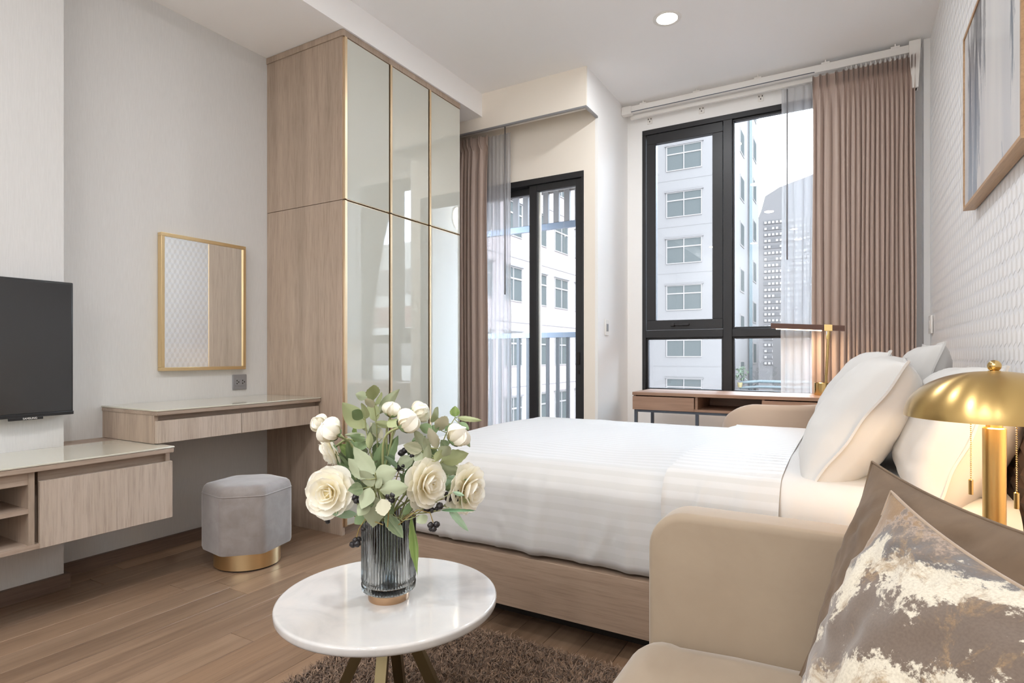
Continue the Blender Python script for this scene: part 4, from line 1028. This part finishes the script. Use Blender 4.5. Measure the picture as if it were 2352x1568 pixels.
def inst(name, me, parent, M):
    o = bpy.data.objects.new(name, me); COL.objects.link(o); o.parent = parent; o.matrix_basis = M; return o
def rotz(a): return Matrix.Rotation(a, 4, 'Z')
MOUTH = Vector((vcx, vcy, ttz+.17))
def flower(label, u, v, rpx, face, df, kind, stem_to=None, seed=0):
    rq = random.Random(seed); d = vd-df; p = PX(u, v, d); rad = rpx/F*d
    t = thing('ranunculus', label, 'flower', p, 'ivory ranunculus stems')
    z = cdir(*face); x, y, z = frame_of(z, UP+RT*.2)
    Mo = mat4(x, y, z, (0, 0, 0))
    if kind == 'rose':
        core = G(); core.ico((0, 0, .28), .20, 2); b = core.build('bloom', M_petal, t, 180, True); b.matrix_basis = Mo @ Matrix.Scale(rad, 4) @ Matrix.Translation((0, 0, -.35))
        for (cnt, ln, tilt, zz, rr_, off) in ((3, .36, -4, .22, .07, 0), (4, .46, 4, .18, .12, .4), (5, .56, 16, .14, .16, .9), (6, .68, 32, .10, .18, .2), (7, .82, 52, .06, .17, .6), (8, .93, 70, .02, .14, .1), (8, .98, 86, -.04, .12, .5)):
            for k in range(cnt):
                a = 2*PI*k/cnt+off+rq.uniform(-.12, .12); tl = R(tilt+rq.uniform(-5, 5)); s = ln*rq.uniform(.93, 1.06)
                inst('petal', PET[rq.randrange(3)], b, rotz(a) @ Matrix.Translation((0, rr_, zz)) @ Matrix.Rotation(-tl, 4, 'X') @ Matrix.Diagonal((s*1.02, s, s, 1)))
    else:
        core = G(); core.ico((0, 0, .45), .42, 2); b = core.build('bloom', M_petal, t, 180, True); b.matrix_basis = Mo @ Matrix.Scale(rad*1.12, 4) @ Matrix.Translation((0, 0, -.7))
        for (cnt, s, tl, off, rr_) in ((4, 1.0, -6, 0, .05), (5, 1.16, -2, .5, .10), (5, 1.25, 5, .2, .14)):
            for k in range(cnt):
                a = 2*PI*k/cnt+off+rq.uniform(-.1, .1); s2 = s*rq.uniform(.94, 1.05)
                inst('petal', PETB[rq.randrange(2)], b, rotz(a) @ Matrix.Translation((0, rr_, 0)) @ Matrix.Rotation(-R(tl+rq.uniform(-3, 3)), 4, 'X') @ Matrix.Diagonal((s2, s2, s2, 1)))
    for k in range(4):
        a = PI/2*k+.4; inst('sepal', SEP, b, rotz(a) @ Matrix.Translation((0, .12, -.08)) @ Matrix.Rotation(-R(9 if kind != 'rose' else 62), 4, 'X') @ Matrix.Scale(.95 if kind != 'rose' else .6, 4))
    base = p-z*rad*(.30 if kind == 'rose' else .75); m1 = base-z*.05; q = Vector((vcx, vcy, 0)); end = MOUTH+(RT*rq.uniform(-.03, .03)+FW*rq.uniform(-.03, .03)); low = end+Vector((0, 0, -.10))
    pts = []
    P = [base, m1, (m1*.45+end*.55)+Vector((0, 0, .015)), end, low]
    for i in range(len(P)-1):
        a, bb = P[i], P[i+1]; c0 = P[max(i-1, 0)]; c1 = P[min(i+2, len(P)-1)]
        for k in range(5):
            s = k/5; pts.append(.5*((2*a)+(bb-c0)*s+(2*c0-5*a+4*bb-c1)*s*s+(3*a-c0-3*bb+c1)*s**3))
    pts.append(low)
    G().tube(pts, .0028, 8).build('stem', M_stem, t, 80)
FL = [
 ('big fully open ivory ranunculus at the left of the bouquet', 751, 1132, 56, (-.12, .10, 1), .085, 'rose'),
 ('open ivory ranunculus facing right at the bouquet centre', 989, 1112, 54, (.80, .02, .60), .06, 'rose'),
 ('open ivory ranunculus at the far right, turned to the bed', 1084, 1128, 55, (.86, -.12, .48), .0, 'rose'),
 ('small ivory ranunculus peeking out behind the right bloom', 1060, 1086, 28, (.7, .3, -.4), -.05, 'rose'),
 ('ruffled ivory ranunculus at upper left facing down', 752, 1037, 40, (-.75, -.35, .25), -.01, 'rose'),
 ('plump ivory bud leaning left, second from left', 755, 987, 33, (-.45, .45, .45), .05, 'bud'),
 ('ivory bud at the far upper left, partly hidden', 732, 970, 25, (-.75, .5, .1), -.02, 'bud'),
 ('large ivory bud with green sepals at the top centre', 940, 966, 33, (.62, .45, .12), .06, 'bud'),
 ('ivory bud just behind the top centre bud', 967, 944, 28, (.72, .42, -.1), -.01, 'bud'),
 ('round ivory bud at the top beside the tall leaves', 901, 938, 24, (.2, .85, .1), .0, 'bud'),
 ('ivory bud at upper right above the bed edge', 1054, 998, 32, (.62, .55, .25), .02, 'bud'),
]
for i, a in enumerate(FL): flower(*a, seed=i*5+2)
# leaves
def leaf_me(name, nrag, bend, serr):
    nu, nv = 7, 13; V, UV = [], []
    for i in range(nu):
        s = -1+2*i/(nu-1)
        for j in range(nv):
            t = j/(nv-1); w = .5*(math.sin(PI*t**.82)**.85 if 0 < t < 1 else 0)
            if serr and abs(s) == 1: w *= 1+.05*(-1)**j
            x = s*w; V.append((x, -.22*abs(x)+.10*x*x+bend*t*t+.02*math.sin(9*t)*s, t)); UV.append((i/(nu-1), t))
    out = []
    for mtl in M_leaf:
        o = mk(name, V, grid_faces(nu, nv), mtl, None, 180, True, UV); out.append(o.data); bpy.data.objects.remove(o)
    return out
LEAF = [leaf_me('leaf', 1, .10, True), leaf_me('leaf', 2, -.18, True), leaf_me('leaf', 3, .25, False)]
lq = random.Random(11)
def branch(label, stem, leaves, df, name='leaf_sprig', grp='leafy sprigs in the vase', thick=.0017):
    pts = [PX(u, v, vd-df*(1-k/(len(stem)-1))) for k, (u, v) in enumerate(stem)]
    t = thing(name, label, 'foliage', pts[0], grp)
    pp_ = [pts[0]+(pts[-1]-pts[0])*0]
    fine = []
    for i in range(len(pts)-1):
        a, b = pts[i], pts[i+1]; c0 = pts[max(i-1, 0)]; c1 = pts[min(i+2, len(pts)-1)]
        for k in range(5): s = k/5; fine.append(.5*((2*a)+(b-c0)*s+(2*c0-5*a+4*b-c1)*s*s+(3*a-c0-3*b+c1)*s**3))
    fine.append(pts[-1]); G().tube(fine, thick*.7, 6, thick*1.2).build('stem', M_stem, t, 80)
    o0 = org(t)
    for (u0, v0, u1, v1, w, shd_) in leaves:
        dm = vd-df*.8; b = PX(u0, v0, dm); tip = PX(u1, v1, dm-lq.uniform(-.02, .035))
        bs_ = min(fine, key=lambda q: (q-b).length)
        z = tip-b; L = z.length; nrm = CAMV+RT*lq.uniform(-.5, .5)+UP*lq.uniform(-.1, .6)
        x, y, z = frame_of(z, nrm*(1 if lq.random() < .86 else -1))
        ww = w*1.2/F*dm/math.sqrt(max(.25, abs(y.dot(CAMV))))
        inst('leaf', lq.choice(LEAF)[shd_], t, mat4(x, y, z, b-o0, ww, L*.9, L*1.04))
        if (bs_-b).length > .006:
            pe = [bs_-o0, (bs_+b)/2-o0-UP*.002, b-o0]; G().tube(pe, .0011, 5).build('petiole', M_stem, t, 80, True)
B = lambda *a: branch(*a)
B('tall sage sprig with broad leaves at the upper left', [(838, 958), (843, 1000), (858, 1075), (872, 1150), (880, 1215)],
  [(838, 983, 787, 928, 36, 1), (834, 960, 805, 943, 18, 2), (838, 962, 838, 922, 19, 1), (840, 1009, 803, 1001, 15, 2), (840, 1002, 793, 997, 11, 0), (843, 1026, 811, 1013, 19, 2), (848, 1030, 850, 994, 14, 1), (846, 990, 822, 960, 14, 0)], .04)
B('tallest sprig crowning the bouquet', [(858, 925), (864, 967), (868, 1050), (875, 1130), (884, 1215)],
  [(858, 919, 856, 882, 22, 1), (843, 912, 817, 905, 18, 0), (861, 928, 880, 901, 12, 1), (868, 952, 914, 892, 21, 0), (863, 968, 845, 917, 26, 1), (899, 979, 862, 969, 15, 1), (878, 1006, 849, 970, 19, 4), (866, 998, 858, 972, 14, 0), (860, 935, 838, 915, 14, 4)], .0)
B('sage sprig spreading over the vase front', [(862, 1085), (866, 1110), (872, 1150), (884, 1215)],
  [(861, 1089, 813, 1029, 28, 0), (840, 1100, 802, 1054, 27, 0), (861, 1093, 909, 1083, 36, 0), (857, 1117, 831, 1079, 26, 0), (872, 1126, 938, 1118, 34, 0), (834, 1121, 802, 1125, 18, 0), (850, 1119, 834, 1168, 30, 0), (861, 1140, 856, 1214, 44, 0), (876, 1145, 884, 1185, 26, 4), (863, 1121, 873, 1099, 15, 0), (846, 1150, 822, 1186, 22, 0)], .11)
B('deep green sprig behind the left blooms', [(790, 1045), (815, 1095), (850, 1150), (880, 1215)],
  [(798, 1080, 784, 1037, 15, 2), (829, 1115, 778, 1060, 18, 2), (812, 1092, 772, 1072, 16, 2), (820, 1060, 805, 1012, 15, 2), (806, 1070, 798, 1012, 13, 2), (826, 1090, 790, 1085, 15, 1), (840, 1130, 812, 1092, 18, 2)], -.02)
B('broad mid-green sprig at the bouquet centre', [(900, 1010), (886, 1070), (880, 1130), (886, 1215)],
  [(868, 1089, 906, 1003, 28, 2), (863, 1082, 882, 1018, 22, 2), (939, 1115, 949, 1066, 28, 2), (930, 1118, 925, 1079, 22, 2), (958, 1115, 957, 1080, 20, 2), (915, 1066, 949, 1053, 26, 0), (905, 1060, 893, 1040, 10, 3), (912, 1075, 885, 1045, 12, 3), (918, 960, 893, 976, 20, 1)], .01)
B('sage sprig rising between the top and right buds', [(984, 1000), (978, 1050), (950, 1110), (905, 1215)],
  [(974, 1035, 955, 988, 24, 0), (970, 1034, 927, 1022, 24, 4), (1005, 1030, 985, 989, 20, 4), (1012, 1049, 1032, 1022, 24, 0), (965, 1035, 957, 1068, 18, 0), (981, 1066, 985, 1026, 16, 0), (1000, 1060, 1015, 1030, 16, 1), (1028, 1028, 1012, 1010, 18, 0), (993, 988, 964, 978, 20, 2), (985, 1040, 975, 1003, 14, 0)], .05)
B('right-hand sprig with wide olive leaves', [(1045, 1042), (1010, 1065), (960, 1120), (910, 1215)],
  [(1012, 1059, 1071, 1043, 30, 1), (998, 1071, 1055, 1086, 32, 0), (1019, 1113, 1057, 1096, 22, 3), (1022, 1125, 1056, 1110, 16, 2), (1017, 1163, 1079, 1150, 18, 1), (1000, 1105, 1030, 1090, 18, 0), (985, 1095, 1012, 1075, 20, 0)], .0)
B('slender sprig reaching over the bed at upper right', [(1046, 958), (1030, 985), (1005, 1040), (960, 1120), (905, 1215)],
  [(1045, 957, 1045, 933, 20, 1), (1050, 958, 1105, 962, 11, 1), (1055, 970, 1078, 986, 13, 2), (1031, 977, 997, 968, 28, 4), (1007, 960, 989, 942, 22, 1), (993, 976, 1004, 1001, 18, 2), (1052, 1000, 1060, 1024, 12, 2), (1066, 1006, 1080, 1026, 10, 0), (1035, 972, 1022, 990, 10, 2)], -.03)
B('low leaves drooping over the vase rim', [(925, 1195), (910, 1190), (896, 1215)],
  [(885, 1182, 925, 1232, 24, 0), (820, 1180, 763, 1181, 15, 3), (838, 1182, 815, 1201, 20, 2), (962, 1183, 977, 1198, 18, 0), (905, 1180, 880, 1150, 16, 2), (925, 1182, 950, 1150, 14, 2), (868, 1178, 845, 1150, 16, 2)], .075)
B('long grass blades trailing at the right of the vase', [(945, 1180), (930, 1185), (910, 1215)],
  [(946, 1183, 969, 1308, 18, 1), (1031, 1165, 1078, 1216, 14, 3), (1012, 1172, 1092, 1175, 6, 3), (1040, 1130, 1065, 1138, 8, 3)], .06)
q = random.Random(21)
for nm_, (cu_, cv_), rx_, ry_, df_ in (('small dense leaves filling the bouquet behind the central bloom', (930, 1090), 70, 75, -.035), ('small dense leaves filling the left heart of the bouquet', (840, 1075), 45, 70, -.03)):
    lv = []
    for k in range(24):
        a_ = q.uniform(0, 2*PI); rr_ = math.sqrt(q.random()); u_, v_ = cu_+rx_*rr_*math.cos(a_), cv_+ry_*rr_*math.sin(a_)
        du, dv_ = u_-890, v_-1200; L_ = math.hypot(du, dv_); le_ = q.uniform(26, 46); ja = q.uniform(-.6, .6)
        ux_, uy_ = (du*math.cos(ja)-dv_*math.sin(ja))/L_, (du*math.sin(ja)+dv_*math.cos(ja))/L_
        lv.append((u_, v_, u_+ux_*le_, v_+uy_*le_, q.uniform(13, 22), q.choice((0, 2, 2, 1, 0))))
    branch(nm_, [(cu_, cv_-20), ((cu_+890)/2, (cv_+1200)/2), (890, 1215)], lv, df_)
# berries
def berries(label, stem, spots, df):
    pts = [PX(u, v, vd-df) for u, v in stem]; t = thing('berry_sprig', label, 'berries', pts[-1], 'dark berry sprigs in the vase')
    G().tube(pts, .0012, 6).build('stem', plain('berry_stem', srgb(150, 128, 70), .6) if 'berry_stem' not in MATS else MATS['berry_stem'], t, 80)
    o0 = org(t)
    for (u, v, r) in spots:
        p = PX(u, v, vd-df-lq.uniform(-.004, .006)); o = inst('berry', BERRY, t, Matrix.Translation(p-o0) @ Matrix.Rotation(lq.uniform(0, 6), 4, 'Z') @ Matrix.Scale(r/F*vd, 4))
bm = bmesh.new(); bmesh.ops.create_icosphere(bm, subdivisions=3, radius=1)
for v in bm.verts: v.co *= 1+.22*noise.noise(v.co*2.4)
me = bpy.data.meshes.new('berry'); bm.to_mesh(me); bm.free(); me.materials.append(M_berry); me.shade_smooth(); BERRY = me
berries('hanging cluster of dark berries right of the vase', [(995, 1200), (988, 1178), (960, 1170), (915, 1205)], [(989, 1206, 7), (1003, 1204, 7), (996, 1214, 7), (990, 1215, 5)], .07)
berries('dark berries below the centre right bloom', [(986, 1168), (960, 1165), (915, 1200)], [(980, 1170, 7), (991, 1171, 7), (1010, 1162, 8), (958, 1148, 6), (1003, 1168, 5)], .05)
berries('dark berries tucked by the far right bloom', [(1036, 1142), (1000, 1150), (920, 1205)], [(1030, 1145, 8), (1040, 1138, 8), (1046, 1148, 7), (1026, 1135, 6), (1048, 1128, 6)], .02)
berries('drooping dark berries left of the vase', [(816, 1245), (824, 1215), (840, 1190), (880, 1205)], [(810, 1250, 7), (820, 1248, 8), (824, 1238, 6), (816, 1240, 6), (834, 1215, 5)], .07)
berries('dark berry peeking below the big left bloom', [(755, 1185), (800, 1180), (870, 1205)], [(751, 1190, 8), (757, 1184, 7), (753, 1198, 5)], .05)
berries('dark berries amid the central leaves', [(898, 1140), (893, 1170), (890, 1210)], [(893, 1138, 8), (904, 1136, 9), (900, 1148, 7), (815, 1142, 8), (826, 1148, 7), (818, 1150, 6)], .085)
berries('dark berries high behind the central leaves', [(920, 1070), (900, 1130), (892, 1205)], [(916, 1072, 8), (926, 1070, 8), (922, 1040, 8), (930, 1034, 7), (910, 1078, 6), (815, 1075, 8), (946, 1048, 6)], -.005)
